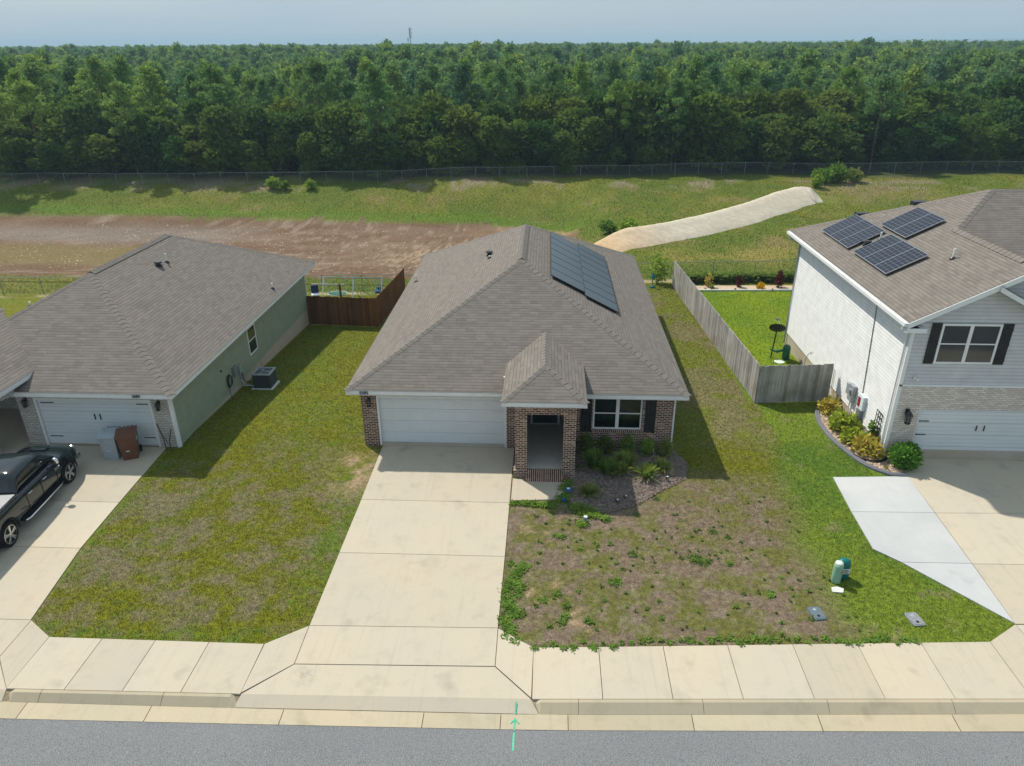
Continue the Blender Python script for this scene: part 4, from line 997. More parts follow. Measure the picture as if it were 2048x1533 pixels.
q = MB(); q.tube([(hx-.1,3.1,.85),(hx-.1,3.15,.2)], .03, 6); q.tube([(hx-.1,2.95,.85),(hx-.16,2.8,.35),(hx-.12,2.9,.1)], .025, 6); q.build('meter_pipe', 'white_pvc', mb_)
q = MB(); q.box(hx-.16, 1.85, .95, hx-.02, 2.3, 1.55); q.build('inverter_box', 'cloth_white', wh)
q = MB(); q.box(hx-.18, 1.95, .5, hx-.02, 2.25, .93); q.build('breaker_box', 'galv', wh)
q = MB(); q.box(hx-.165, 2.31, 1.0, hx-.03, 2.315, 1.4); q.box(hx-.168, 2.08, 1.02, hx-.161, 2.28, 1.42); q.build('warning_label', 'tail_red', wh)
q = MB(); q.tube([(hx-.06,5.3,1.3),(hx-.06,5.25,.35),(hx-.12,5.0,.12),(hx-.12,3.7,.12)], .022, 6); q.build('drain_pipe', 'white_pvc', wh)
pipe_vent(wh, 22.3, 2.6, wz_(22.3), .38); pipe_vent(wh, 21.55, 7.1, wz_(21.55), .32)
q = MB(); q.lathe([(.17,0),(.17,.08),(.10,.1),(.10,.17),(.18,.18),(.15,.25)], (21.05, 7.15, wz_(21.05)-.05), 12); q.build('roof_vent', 'black_metal', wh)
for vx in (22.2, 23.9):
    vy = 13.2-(wz_(vx)-WE)/S+.35; q = MB(); q.box(vx-.3, vy-.2, wz_(vx)-.2, vx+.3, vy+.2, wz_(vx)+.02); q.build('box_vent', 'black_metal', wh)
nWL = (-S, 0, 1); dv2 = Vector((1, 0, S))/sl*1.69
for (xx, yy), lb, gp in (((20.42,7.45),'white-gridded solar panel in the rear left block on the two-storey roof','solar panels of the rear left block'),
                     ((22.05,5.9),'white-gridded solar panel in the uppermost block near the two-storey roof peak','solar panels of the uppermost block'),
                     ((20.42,3.45),'white-gridded solar panel in the front block nearest the two-storey eave corner','solar panels of the front block')):
    tot = 3.4 if yy != 5.9 else 2.5; nn = 3 if tot > 3 else 2
    for k in range(nn):
        solar('solar_module', lb, gp, (xx, yy+k*tot/nn, wz_(xx)), (0,tot/nn,0), dv2, .14, nWL, 'solar_blue', 'alloy')

# ================================================================= foliage helpers
def quads_at(P, D, w, h, rs, jitter=.6, flat=False):
    """leaf quads at points P pointing roughly along D"""
    n = len(P); D = D+rs.normal(0, jitter, (n, 3)); D /= np.linalg.norm(D, axis=1)[:, None]+1e-9
    T = np.cross(D, rs.normal(0, .35, (n, 3))+[0, 0, 1.] if flat else rs.normal(0, 1, (n, 3))); T /= np.linalg.norm(T, axis=1)[:, None]+1e-9
    W = T*(w*rs.uniform(.6, 1.3, n))[:, None]/2; Hh = D*(h*rs.uniform(.6, 1.3, n))[:, None]
    V = np.stack([P-W*.6, P+W*.6, P+Hh+W, P+Hh-W], 1).reshape(-1, 3)
    return V, np.arange(4*n).reshape(n, 4)
def leaves_blob(lobes, n, w, h, seed, shell=.55, up=.3):
    rs = np.random.RandomState(seed); L_ = np.array(lobes, float); vol = (L_[:, 3]*L_[:, 4]*L_[:, 5])**.75
    k = rs.choice(len(L_), n, p=vol/vol.sum()); d = rs.normal(0, 1, (n, 3)); d /= np.linalg.norm(d, axis=1)[:, None]
    r = shell+(1-shell)*rs.rand(n)**.6; r *= rs.uniform(.86, 1.12, n)
    P = L_[k, :3]+d*L_[k, 3:6]*r[:, None]
    return quads_at(P, d+np.array([0, 0, up]), w, h, rs, .7)
def bush(name, label, cat, x, y, rx, rz, n, leaf, size, seed, group=None, lobes=None, z=None):
    z = Hs(x, y) if z is None else z; rs = np.random.RandomState(seed)
    lb = lobes or [(rs.uniform(-.35, .35)*rx, rs.uniform(-.35, .35)*rx, rz*rs.uniform(.4, .62), rx*rs.uniform(.5, .72), rx*rs.uniform(.5, .72), rz*rs.uniform(.36, .5)) for _ in range(6)]
    t = thing(name, label, cat, (x, y, z), 0, group)
    V, F = leaves_blob(lb, n, size, size*1.3, seed, .35); V[:, 2] = np.maximum(V[:, 2], .01)
    np_mesh('foliage', V, F, leaf, parent=t)
    st = MB()
    for k in range(4):
        a = k*PI/2+seed; st.tube([(.02*math.cos(a), .02*math.sin(a), -.03), (rx*.25*math.cos(a), rx*.25*math.sin(a), rz*.35), (rx*.45*math.cos(a), rx*.45*math.sin(a), rz*.65)], [.02, .014, .006], 5)
    st.build('stem', 'bark', t)
    return t
def blade_clump(name, label, cat, x, y, r, h, n, leaf, seed, group=None, w=.03, z=None, droop=.5, dry=0):
    z = Hs(x, y) if z is None else z; rs = np.random.RandomState(seed)
    def mk(n, rr, hh, drp):
        a = rs.uniform(0, 2*PI, n); out = rs.uniform(.15, 1, n); L_ = hh*rs.uniform(.65, 1.15, n)
        b0 = np.stack([np.cos(a)*.06*rr/.3, np.sin(a)*.06*rr/.3, np.zeros(n)], 1)*rs.uniform(0, 1, n)[:, None]
        dr = np.stack([np.cos(a), np.sin(a), np.zeros(n)], 1); V = []; sd_ = np.stack([-np.sin(a), np.cos(a), np.zeros(n)], 1)*w/2
        S_ = []
        for t in (0, .4, .75, 1.):
            p = b0+dr*(out*rr*t**1.3)[:, None]; p[:, 2] += L_*(t-drp*out*t*t)
            ww = {0: .8, .4: 1., .75: .7, 1.: .1}[t]; S_.append((p-sd_*ww, p+sd_*ww))
        V = np.stack([q for s in S_ for q in s], 1).reshape(-1, 3); F = []
        base = np.arange(n)*8
        for s in range(3): F.append(np.stack([base+2*s, base+2*s+1, base+2*s+3, base+2*s+2], 1))
        return V, np.concatenate(F)
    V, F = mk(n, r, h, droop)
    o = tag(np_mesh(name, V, F, leaf), label, cat, group); o.location = (x, y, z)
    if dry:
        V, F = mk(dry, r*1.15, h*.35, .8); V[:, 2] = np.maximum(V[:, 2], .02); np_mesh('dry_leaves', V, F, 'straw', parent=o)
    return o

# ---------------------------------------------------------------- trees
def tree_parts(kind, seed, n=2600):
    rs = np.random.RandomState(seed); tr = MB()
    if kind == 'oak':
        h = 7.0; lobes = []
        for k in range(15):
            a = rs.uniform(0, 2*PI); zz = rs.uniform(.16, .86); rad = (1-abs(zz-.45)*1.15)*2.1*rs.uniform(.35, 1)
            s = rs.uniform(.75, 1.35)*(1.15-zz*.45); lobes.append((math.cos(a)*rad, math.sin(a)*rad, zz*h, s, s, s*.8))
        lobes.append((0, 0, h*.6, 1.5, 1.5, 2.2))
        V, F = leaves_blob(lobes, n, .30*(2600/n)**.5, .34*(2600/n)**.5, seed, .62)
        tr.tube([(0,0,-.3),(rs.normal(0,.08),rs.normal(0,.08),h*.3),(rs.normal(0,.15),rs.normal(0,.15),h*.75)], [.17,.12,.05], 7)
        for l in lobes[:6]: tr.tube([(0,0,h*.22),(l[0]*.5,l[1]*.5,l[2]*.6),(l[0],l[1],l[2])], [.08,.05,.02], 5)
        bark = 'bark'; leaf = 'leaf_oak'
    else:
        h = 13.0; lobes = []; c0 = rs.uniform(.5, .62)
        nb = 22
        for k in range(nb):
            tt = k/(nb-1); zz = c0+(1-c0)*tt; a = k*2.4+rs.uniform(-.4, .4); rad = (2.1*(1-tt**3.0)+.3)*rs.uniform(.5, 1.1)
            s = rs.uniform(.42, .82); lobes.append((math.cos(a)*rad, math.sin(a)*rad, h*zz+rs.uniform(-.3, .3), s*1.2, s*1.2, s*.62))
            if k < nb-2 and k % 2 == 0: tr.tube([(0,0,h*zz-.4),(math.cos(a)*rad*.6,math.sin(a)*rad*.6,h*zz-.15),(math.cos(a)*rad,math.sin(a)*rad,h*zz)], [.05,.035,.015], 4)
        lobes.append((0, 0, h*.97, .5, .5, .6)); lobes.append((0, 0, h*.88, .9, .9, .8))
        V, F = leaves_blob(lobes, n, .20*(2600/n)**.5, .36*(2600/n)**.5, seed, .3)
        tr.tube([(0,0,-.3),(rs.normal(0,.1),rs.normal(0,.1),h*.4),(rs.normal(0,.15),rs.normal(0,.15),h*.97)], [.17,.13,.04], 7)
        bark = 'bark_pine'; leaf = 'leaf_pine'
    return V, F, leaf, tr, bark
protos = []
for kind, seed in [('oak', 11), ('oak', 12), ('oak', 13), ('oak', 14), ('oak', 15), ('pine', 21), ('pine', 22), ('pine', 23), ('pine', 24)]:
    V, F, leaf, tr, bark = tree_parts(kind, seed)
    cm = np_mesh('~crown', V, F, leaf); cm.name = 'crown'
    to = tr.build('trunk', bark); tm = to.data; bpy.data.objects.remove(to)
    protos.append((kind, cm, tm))
random.seed(21)
def center_x(y): return 7.06-.049*(y+24.7)
def place_tree(kind, x, y, s, label, cat, group, name, sz=None):
    ops = [p for p in protos if p[0] == kind]; p = random.choice(ops)
    t = thing(name, label, cat, (x, y, float(H(x, y))), random.uniform(0, 6.28), group); t.scale = (s, s, sz or s)
    for nm, me in (('crown', p[1]), ('trunk', p[2])):
        o = bpy.data.objects.new(nm, me); col.objects.link(o); o.parent = t
    return t
cnt = 0
def edge_y(x): return float(np.interp(x, [-60,-36,-15,1.6,18,27,45,80], [59.5,59.6,60.5,62,65.2,66,67.5,68.5]))
y = 0.; rows = [(0.6, 3.0, 'oak'), (3.4, 3.3, 'oak'), (6.8, 3.7, 'oak'), (10.8, 4.1, 'mix'), (15.2, 4.5, 'mix'), (20, 4.9, 'pine'), (25.5, 5.4, 'pine')]
for ri, (dy, dx, kd) in enumerate(rows):
    yy0 = 62+dy; hw = .72*(yy0+24.7)+3; x = center_x(yy0)-hw+random.uniform(0, 2)
    while x < center_x(yy0)+hw and cnt < 262:
        yy = edge_y(x)+dy+random.uniform(-1.1, 1.1); k = kd
        if kd == 'mix': k = 'pine' if random.random() < (.55 if x < 30 else .15) else 'oak'
        if ri < 3 and random.random() < .08: k = 'pine'
        if kd == 'pine' and x > 38 and random.random() < .6: k = 'oak'
        if k == 'oak':
            s = random.uniform(.85, 1.15)*(1.0 if ri < 2 else 1.12); s *= 1.12 if x > 5 else .98
            if 15 < x < 28 and ri < 2: s *= 1.22
            if ri == 0: s *= .82
            place_tree('oak', x, yy, s*random.uniform(1.0, 1.35), 'rounded broad-leaved tree standing in the dark edge of the wood behind the far fence', 'tree', 'broad-leaved trees along the edge of the wood', 'oak_tree', s*random.uniform(.8, 1.12))
        else:
            s = random.uniform(.72, .92)
            place_tree('pine', x, yy, s, 'tall thin pine with a bare trunk rising behind the first broad-leaved trees', 'pine', 'pines rising behind the front trees of the wood', 'pine_tree', s*random.uniform(.95, 1.08))
        cnt += 1; x += dx*random.uniform(.75, 1.25)
print('individual trees', cnt)
# the rest of the wood: uncountable
far_col = bpy.data.collections.new('wood_kinds')
for i, (kind, seed) in enumerate([('oak', 31), ('pine', 32), ('pine', 33), ('pine', 34), ('oak', 35)]):
    V, F, leaf, tr, bark = tree_parts(kind, seed, 650)
    me = np_mesh('~wood_kind', V, F, leaf); to = tr.build('x', bark); bm_ = bmesh.new(); bm_.from_mesh(me); nf0 = len(bm_.faces); bm_.from_mesh(to.data)
    bm_.faces.ensure_lookup_table()
    for fc in bm_.faces[nf0:]: fc.material_index = 1
    bm_.to_mesh(me); bm_.free(); me.materials.clear(); me.materials.append(MAT[leaf]); me.materials.append(MAT[bark])
    bpy.data.objects.remove(to); o = bpy.data.objects.new('wood_kind_%s' % 'abcde'[i], me); far_col.objects.link(o)
rs = np.random.RandomState(5); pts = []; scl = []
def scatter(y0, y1, dens, s0, s1, side=0):
    a0, a1 = y0+24.7, y1+24.7; n = int(.78*(a1*a1-a0*a0)*dens); d = np.sqrt(rs.uniform(a0*a0, a1*a1, n)); U1 = 1.5 if y1 <= 700 else .8; n = int(n*(U1-(.79 if side else 0))/.8); d = d[rs.randint(0, len(d), n)]; u = rs.uniform(.79 if side else 0, U1, n)*np.where(rs.rand(n) < .5, -1, 1)
    X = 7.06-.049*d+u*d; Y = d-24.7; ok = fbm(X, Y, .045, 8, 3) > (.42 if y1 < 200 else .36 if y1 < 400 else .0); X, Y = X[ok], Y[ok]; n = len(X)
    big = (.62 if y0 < 200 else .8)+(.72 if y0 < 200 else .4)*fbm(X, Y, .022, 15, 3)
    dip = 1-.16*np.exp(-(((X+8)/22)**2+((Y-128)/30)**2))
    Z = H(X, Y)-.2; gcap = np.interp(d[ok], [90,150,300,800,3800], [3.6,2.0,1.7,1.6,2.0]); cap = 14.4-gcap*(1+.55*np.clip(-u[ok]*1.6, 0, 1))*(.3+1.3*rs.rand(n))+ (rs.rand(n) < .03)*1.2 - Z; s = rs.uniform(s0, s1, n)*big*dip
    s = np.minimum(s, cap/12.6)
    pts.append(np.stack([X, Y, Z], 1)); scl.append(s)
scatter(64, 95, 1/20., .6, .95, 1); scatter(95, 150, 1/17., .84, 1.12); scatter(150, 300, 1/24., .9, 1.15); scatter(300, 700, 1/60., 1.0, 1.3); scatter(700, 1600, 1/240., 1.3, 1.9); scatter(1600, 3800, 1/1500., 2.0, 3.4)
Pp = np.concatenate(pts); Ss = np.concatenate(scl); print('wood points', len(Pp))
me = bpy.data.meshes.new('far_wood'); me.vertices.add(len(Pp)); me.vertices.foreach_set('co', Pp.astype(np.float32).ravel())
at = me.attributes.new('sc', 'FLOAT', 'POINT'); at.data.foreach_set('value', Ss.astype(np.float32))
fw = bpy.data.objects.new('far_wood', me); col.objects.link(fw); tag(fw, 'endless pine and oak wood stretching to the horizon', 'wood', kind='stuff')
ng = bpy.data.node_groups.new('wood_scatter', 'GeometryNodeTree')
ng.interface.new_socket('Geometry', in_out='INPUT', socket_type='NodeSocketGeometry'); ng.interface.new_socket('Geometry', in_out='OUTPUT', socket_type='NodeSocketGeometry')
gi = ng.nodes.new('NodeGroupInput'); go = ng.nodes.new('NodeGroupOutput'); ci = ng.nodes.new('GeometryNodeCollectionInfo'); ci.inputs[0].default_value = far_col
ci.inputs[1].default_value = True; ci.inputs[2].default_value = True
ip = ng.nodes.new('GeometryNodeInstanceOnPoints'); ip.inputs['Pick Instance'].default_value = True
rv = ng.nodes.new('FunctionNodeRandomValue'); rv.data_type = 'FLOAT_VECTOR'; rv.inputs[1].default_value = (0, 0, 6.283)
na = ng.nodes.new('GeometryNodeInputNamedAttribute'); na.inputs[0].default_value = 'sc'
ri_ = ng.nodes.new('FunctionNodeRandomValue'); ri_.data_type = 'INT'; ri_.inputs[4].default_value = 0; ri_.inputs[5].default_value = 4
gl = ng.links.new; gl(gi.outputs[0], ip.inputs['Points']); gl(ci.outputs[0], ip.inputs['Instance']); gl(rv.outputs[0], ip.inputs['Rotation']); gl(na.outputs[0], ip.inputs['Scale']); gl(ri_.outputs[2], ip.inputs['Instance Index']); gl(ip.outputs[0], go.inputs[0])
md = fw.modifiers.new('scatter', 'NODES'); md.node_group = ng
# mast and small far towers
def mast(name, label, x, y, z0, h, w, ants, cat='radio mast'):
    t = thing(name, label, cat, (x, y, z0)); q = MB()
    for sx, sy in ((-1,-1),(1,-1),(0,1)): q.tube([(sx*w/2, sy*w/2, 0), (sx*w/2, sy*w/2, h)], w*.12, 5)
    n_ = int(h/3)
    for k in range(n_):
        zz = h*k/n_; q.tube([(-w/2,-w/2,zz),(w/2,-w/2,zz+h/n_)], w*.07, 4); q.tube([(w/2,-w/2,zz),(0,w/2,zz+h/n_)], w*.07, 4); q.tube([(0,w/2,zz),(-w/2,-w/2,zz+h/n_)], w*.07, 4)
    q.build('lattice', 'tower_grey', t)
    for zz in ants:
        q = MB()
        for k in range(3):
            a = k*2.09; q.bar((math.cos(a)*w*1.3, math.sin(a)*w*1.3, zz*h-1.2), (math.cos(a)*w*1.3, math.sin(a)*w*1.3, zz*h+1.2), w*.5)
            q.bar((0,0,zz*h), (math.cos(a)*w*1.3, math.sin(a)*w*1.3, zz*h), .12)
        q.build('antenna_array', 'tower_grey', t)
    return t
mast('radio_mast', 'tall thin grey lattice mast rising above the wood on the horizon', -111, 650, 6, 21.2, .75, (.97, .84, .72, .40))
mast('radio_mast', 'short thin pole mast close to the left of the tall lattice mast', -113, 650, 6, 14, .4, (.9,))
wt = thing('water_tower', 'tiny pale water tower far off on the horizon left of the mast', 'water tower', (-466, 1900, -9)); q = MB()
q.lathe([(1.2,0),(1.0,20),(6,24),(6.5,26),(3,28)], (0,0,0), 10); q.build('tank', 'tower_grey', wt)
hl = MB(); hxs = np.linspace(-3200, 3200, 60)
for a, c in zip(hxs[:-1], hxs[1:]):
    ha = 14+max(0, .006*(a+300))*1.0+4*vnoise(np.array([a*.002]), np.array([3.3]))[0]; hc = 14+max(0, .006*(c+300))+4*vnoise(np.array([c*.002]), np.array([3.3]))[0]
    hl.wall([(a,4200,-10),(c,4200,-10),(c,4500,hc),(a,4500,ha)]); hl.wall([(a,4500,ha),(c,4500,hc),(c,5000,-10),(a,5000,-10)])
plain('far_hill_green', (.045,.085,.04), .95, var=.2, scale=.02)
tag(hl.build('hills', 'far_hill_green'), kind='structure')

# ---------------------------------------------------------------- grass as real blades
def grass(name, label, x0, x1, y0, y1, n, hmin, hmax, wd_, seed, keep, thr=.25):
    rs = np.random.RandomState(seed); X = rs.uniform(x0, x1, n); Y = rs.uniform(y0, y1, n)
    cc, g = gcolor(X, Y); ok = (rs.rand(n) < np.clip(g*1.1, 0, 1)) & keep(X, Y); X, Y, cc, g = X[ok], Y[ok], cc[ok], g[ok]; n = len(X)
    a = rs.uniform(0, 2*PI, n); h = rs.uniform(hmin, hmax, n)*(.5+.5*g); w = wd_*rs.uniform(.7, 1.4, n); Z = H(X, Y)-.005
    dx, dy = np.cos(a)*w, np.sin(a)*w; la = rs.uniform(0, 2*PI, n); l = h*rs.uniform(.2, .9, n)
    V = np.stack([np.stack([X-dx, Y-dy, Z], 1), np.stack([X+dx, Y+dy, Z], 1), np.stack([X+np.cos(la)*l, Y+np.sin(la)*l, Z+h], 1)], 1).reshape(-1, 3)
    k = rs.uniform(.45, 1.8, n)[:, None]; cc = cc*k*np.array([1., 1.03, .9]); sw_ = rs.rand(n) < np.where(cc[:, 0] > cc[:, 1]*1.0, .35, .05); cc[sw_] = np.array([.34,.28,.18])*rs.uniform(.5, 1.2, (sw_.sum(), 1)); cc = np.repeat(cc, 3, 0)
    tag(np_mesh(name, V, np.arange(3*n).reshape(n, 3), 'grass_blade', {'gcol': cc}), label, 'grass', kind='stuff')
def inrect(X, Y, a, b, c, d): return (X > a) & (X < b) & (Y > c) & (Y < d)
def keep_front(X, Y):
    k = (Y > ln(LB, X)-.05) & (Y < 1.)
    k &= ~inrect(X, Y, .75, 5.90, -20, 1.2) & ~inrect(X, Y, -30, -7.62, -20, 0) & ~inrect(X, Y, -.1, 12.1, -.05, 30) & ~inrect(X, Y, 5.9, 7.9, -3.55, 0) & ~inrect(X, Y, 7.9, 12.3, -2.7, 0)
    k &= ~(inrect(X, Y, 17.4, 40, -1.75+0, 30) & (X > 19.2)) & ~((X > 20.3) & (Y > -9.5)) & ~((X > 17.5) & (Y < -1.6) & (Y > -6) ) & ~((X > 17.5+(-Y-5.86)*.82) & (Y <= -5.8) & (Y > -9.0)) 
    k &= ~((X < .75) & (X > -.3) & (Y < -9.86-(.75-X)*.7)) & ~((X > 5.9) & (X < 6.9) & (Y < -9.74-(X-5.9)*.66)) & ~((X > -7.7) & (Y < -4) & (X < -7.62+(-4-Y)*.1)) & ~((X > -7.1) & (X < -6.1) & (Y < -9.98-(X+7.05)*.62)) & ~((X>19)&(Y<-9.68+(X-18.96)*.65))
    return k
grass('lawn_grass', 'short olive and dry lawn grass around the concrete drives', -7.7, 21, -10.8, 1., 230000, .025, .06, .009, 3, keep_front)
def keep_side(X, Y): return ((X > -7.2) & (X < -.05)) | ((X > 12.1) & ((X < 19.9) | (Y > 12.4)) & ~((X > 18.4) & (Y < 3.6)) & ~((X > 16.7) & (Y > 22.85+(X-17)*.054)))
grass('side_grass', 'mown lawn grass between the houses', -7.2, 27, 1., 24.6, 240000, .03, .07, .012, 4, keep_side)
def keep_field(X, Y): return (Y > CLF(X)-.1) & ~bank_mask(X, Y)
def bank_mask(X, Y):
    P = [(b[0], b[1]) for b in BANK]; return segd(X, Y, P) < 1.8
grass('field_grass', 'rough unmown grass of the field behind the gardens', -64, 72, 22.5, 63, 420000, .05, .17, .022, 5, keep_field)
rs = np.random.RandomState(9)
# mulch and gravel
def chips(name, label, poly, n, size, mat, cat, zoff=.0, seed=1, hmax=.03):
    rs = np.random.RandomState(seed); xs_ = [p[0] for p in poly]; ys_ = [p[1] for p in poly]
    X = rs.uniform(min(xs_), max(xs_), n*2); Y = rs.uniform(min(ys_), max(ys_), n*2); ins = np.zeros(len(X), bool); j = len(poly)-1
    for i in range(len(poly)):
        xi, yi = poly[i]; xj, yj = poly[j]; ins ^= ((yi > Y) != (yj > Y)) & (X < (xj-xi)*(Y-yi)/(yj-yi+1e-12)+xi); j = i
    X, Y = X[ins], Y[ins]; Z = H(X, Y)+zoff+rs.uniform(0, hmax, len(X)); P = np.stack([X, Y, Z], 1)
    D = rs.normal(0, 1, (len(P), 3)); D[:, 2] *= .3; V, F = quads_at(P, D, size, size*1.6, rs, .01, True)
    cc = None
    return tag(np_mesh(name, V, F, mat), label, cat, kind='stuff')
MULCH = [(8.25,-.05),(12.0,-.05),(12.35,-1.0),(12.1,-2.0),(11.0,-2.9),(10.2,-3.6),(9.5,-3.9),(8.6,-3.95),(8.1,-3.3),(8.25,-2.2)]
mb = MB(); mb.wall([(x, y, .012) for x, y in MULCH]); plain('mulch_bed', (.17,.135,.115), .95, var=.35, scale=14, bmp=.6); tag(mb.build('mulch_bed', 'mulch_bed'), kind='structure')
chips('mulch', 'dark grey-brown mulch in the planting bed under the front window', [(10.2+(x-10.2)*1.09, -1.9+(y+1.9)*(1.13 if y < -1.9 else 1.)) for x, y in MULCH], 19000, .035, 'mulch', 'mulch', .012, 6)
GBED = [(19.97,4.6),(19.45,4.45),(18.95,3.7),(18.72,2.6),(18.72,1.3),(18.95,.2),(19.3,-.7),(19.8,-1.25),(20.4,-1.38),(20.42,-.24),(19.97,-.24)]
mb = MB(); mb.wall([(x, y, float(H(x, y))+.015) for x, y in GBED]); plain('gravel_bed', (.5,.38,.28), .95, var=.3, scale=20, bmp=.6); tag(mb.build('gravel_bed', 'gravel_bed'), kind='structure')
chips('gravel', 'pinkish gravel inside the curved edging beside the white house', GBED, 9000, .04, 'gravel', 'gravel', .02, 8)
# ragged weeds creeping over the pavement edge
def weeds(name, label, spots, leaf, n, size, seed, h=.08):
    rs = np.random.RandomState(seed); P = []
    for x, y, r in spots:
        k = int(n*r*r*10)+12; a = rs.uniform(0, 2*PI, k); q_ = r*np.sqrt(rs.rand(k))*rs.uniform(.6, 1.1, k); X = x+q_*np.cos(a); Y = y+q_*np.sin(a); P.append(np.stack([X, Y, np.maximum(H(X, Y), np.where(Y < ln(LB, X), .03, -9))+rs.uniform(0, h, k)], 1))
    P = np.concatenate(P); D = rs.normal(0, 1, (len(P), 3)); D[:, 2] = rs.uniform(0, .5, len(P)); V, F = quads_at(P, D, size, size*1.1, rs, .01, True)
    return tag(np_mesh(name, V, F, leaf), label, 'weeds', kind='stuff')
sp = [(6.15+.12*k+rs.uniform(-.1,.1), -3.78-rs.uniform(0,.12), rs.uniform(.12,.2)) for k in range(11)] + [(7.75,-3.5,.3),(7.85,-2.8,.3),(8.0,-2.5,.25),(8.5,-4.2,.42),(8.2,-3.95,.3),(8.8,-4.35,.3),(8.4,-4.9,.25),(7.95,-3.2,.25),(9.2,-4.6,.2)]
weeds('creeping_weeds', 'bright green creeping weeds around the end of the front walk', sp, 'leaf_lime' if 0 else 'leaf_shrub', 260, .05, 3)
sp = [(6.05+rs.uniform(-.05,.55), y_, rs.uniform(.12,.28)) for y_ in np.linspace(-7.0, -10.2, 22)] + [(6.9+rs.uniform(0,1.5), -8.8+rs.uniform(-1,1), .16) for _ in range(6)] + [(x_, b1(x_)+rs.uniform(-.04,.25), rs.uniform(.06,.18)) for x_ in np.linspace(6.9, 17, 40)]
sp += [(rs.uniform(6.6,15), rs.uniform(-9.8,-4.6), .03+.22*rs.rand()**7) for _ in range(50)]
weeds('lawn_weeds', 'scattered clumps of low green weeds in the dead front lawn', sp, 'leaf_shrub', 200, .045, 4, .05)
sp = [(rs.uniform(6.8,16), rs.uniform(-9.9,-3), .02+.12*rs.rand()**5) for _ in range(110)] + [(11.8,-6.55,.26),(12.0,-6.7,.24),(9.9,-6.4,.2)]
weeds('lawn_moss', 'dark green tufts spread through the dead front lawn', sp, 'leaf_dark', 220, .04, 5, .04)
sp = [(x_, CLF(x_)-.9+rs.uniform(-.3,.3), rs.uniform(.25,.45)) for x_ in np.linspace(16.6, 29, 60)]
weeds('hedge_weeds', 'leafy green strip growing along the chain-link fence behind the flower bed', sp, 'leaf_dark', 120, .12, 6, .55)

# ================================================================= fences
def board_fence(name, label, runs, h, mat, seed, bw=.14, posts=True):
    rs = random.Random(seed); t = thing(name, label, 'fence', (runs[0][0][0], runs[0][0][1], Hs(*runs[0][0]))); ox, oy, oz = t.location
    for (a, c) in runs:
        A = Vector((a[0]-ox, a[1]-oy, 0)); B = Vector((c[0]-ox, c[1]-oy, 0)); d = (B-A); Ln = d.length; d.normalize(); nn = Vector((-d.y, d.x, 0)); k = int(Ln/bw); b = MB()
        for i in range(k):
            p = A+d*(i*Ln/k+.004); q = A+d*((i+1)*Ln/k-.004); z0 = Hs(p.x+ox, p.y+oy)-oz+.02; zt = z0+h+rs.uniform(-.025, .025); off = nn*rs.uniform(-.006, .006); tn = rs.uniform(.68, 1.22); lean = d*rs.uniform(-.006, .006)
            th = nn*.016; P = [p+off-th, q+off-th, q+off+th, p+off+th]; e = Vector((0,0,z0)); f_ = Vector((0,0,zt))+lean
            Q0 = [x_+e for x_ in P]; Q1 = [x_+f_ for x_ in P]
            for j in range(4): b.wall([Q0[j], Q0[(j+1)%4], Q1[(j+1)%4], Q1[j]], tn)
            b.wall(Q1, tn*1.1)
        b.build('board_panel', mat, t)
        if posts:
            n_ = max(1, int(Ln/2.4)); rl = MB()
            for i in range(n_+1):
                p = A+d*(Ln*i/n_)+nn*.07; z0 = Hs(p.x+ox, p.y+oy)-oz; q = MB(); q.box(p.x-.045, p.y-.045, z0-.1, p.x+.045, p.y+.045, z0+h-.12); q.build('post', mat, t)
            for zz in (.3, .95, 1.5):
                q = MB(); z0 = Hs(A.x+ox, A.y+oy)-oz; z1 = Hs(B.x+ox, B.y+oy)-oz; q.bar(A+nn*.04+Vector((0,0,z0+zz)), B+nn*.04+Vector((0,0,z1+zz)), .04, .08); q.build('rail', mat, t)
    return t
board_fence('grey_fence', 'weathered grey board fence running back from the yard corner', [((15.85,24.2),(16.46,4.63))], 1.8, 'grey_wood', 5)
board_fence('grey_fence', 'weathered grey board fence with a crooked gate, between fence corner and white house', [((16.5,4.60),(19.72,4.95))], 1.8, 'grey_wood', 6, .145)
board_fence('brown_fence', 'reddish-brown stained board fence facing the street beside the green house', [((-7.26,16.1),(-3.0,15.72))], 1.8, 'brown_wood', 7)
board_fence('brown_fence', 'reddish-brown stained board fence running back towards the chain-link fence', [((-3.0,15.74),(-2.84,23.9))], 1.8, 'brown_wood', 8)
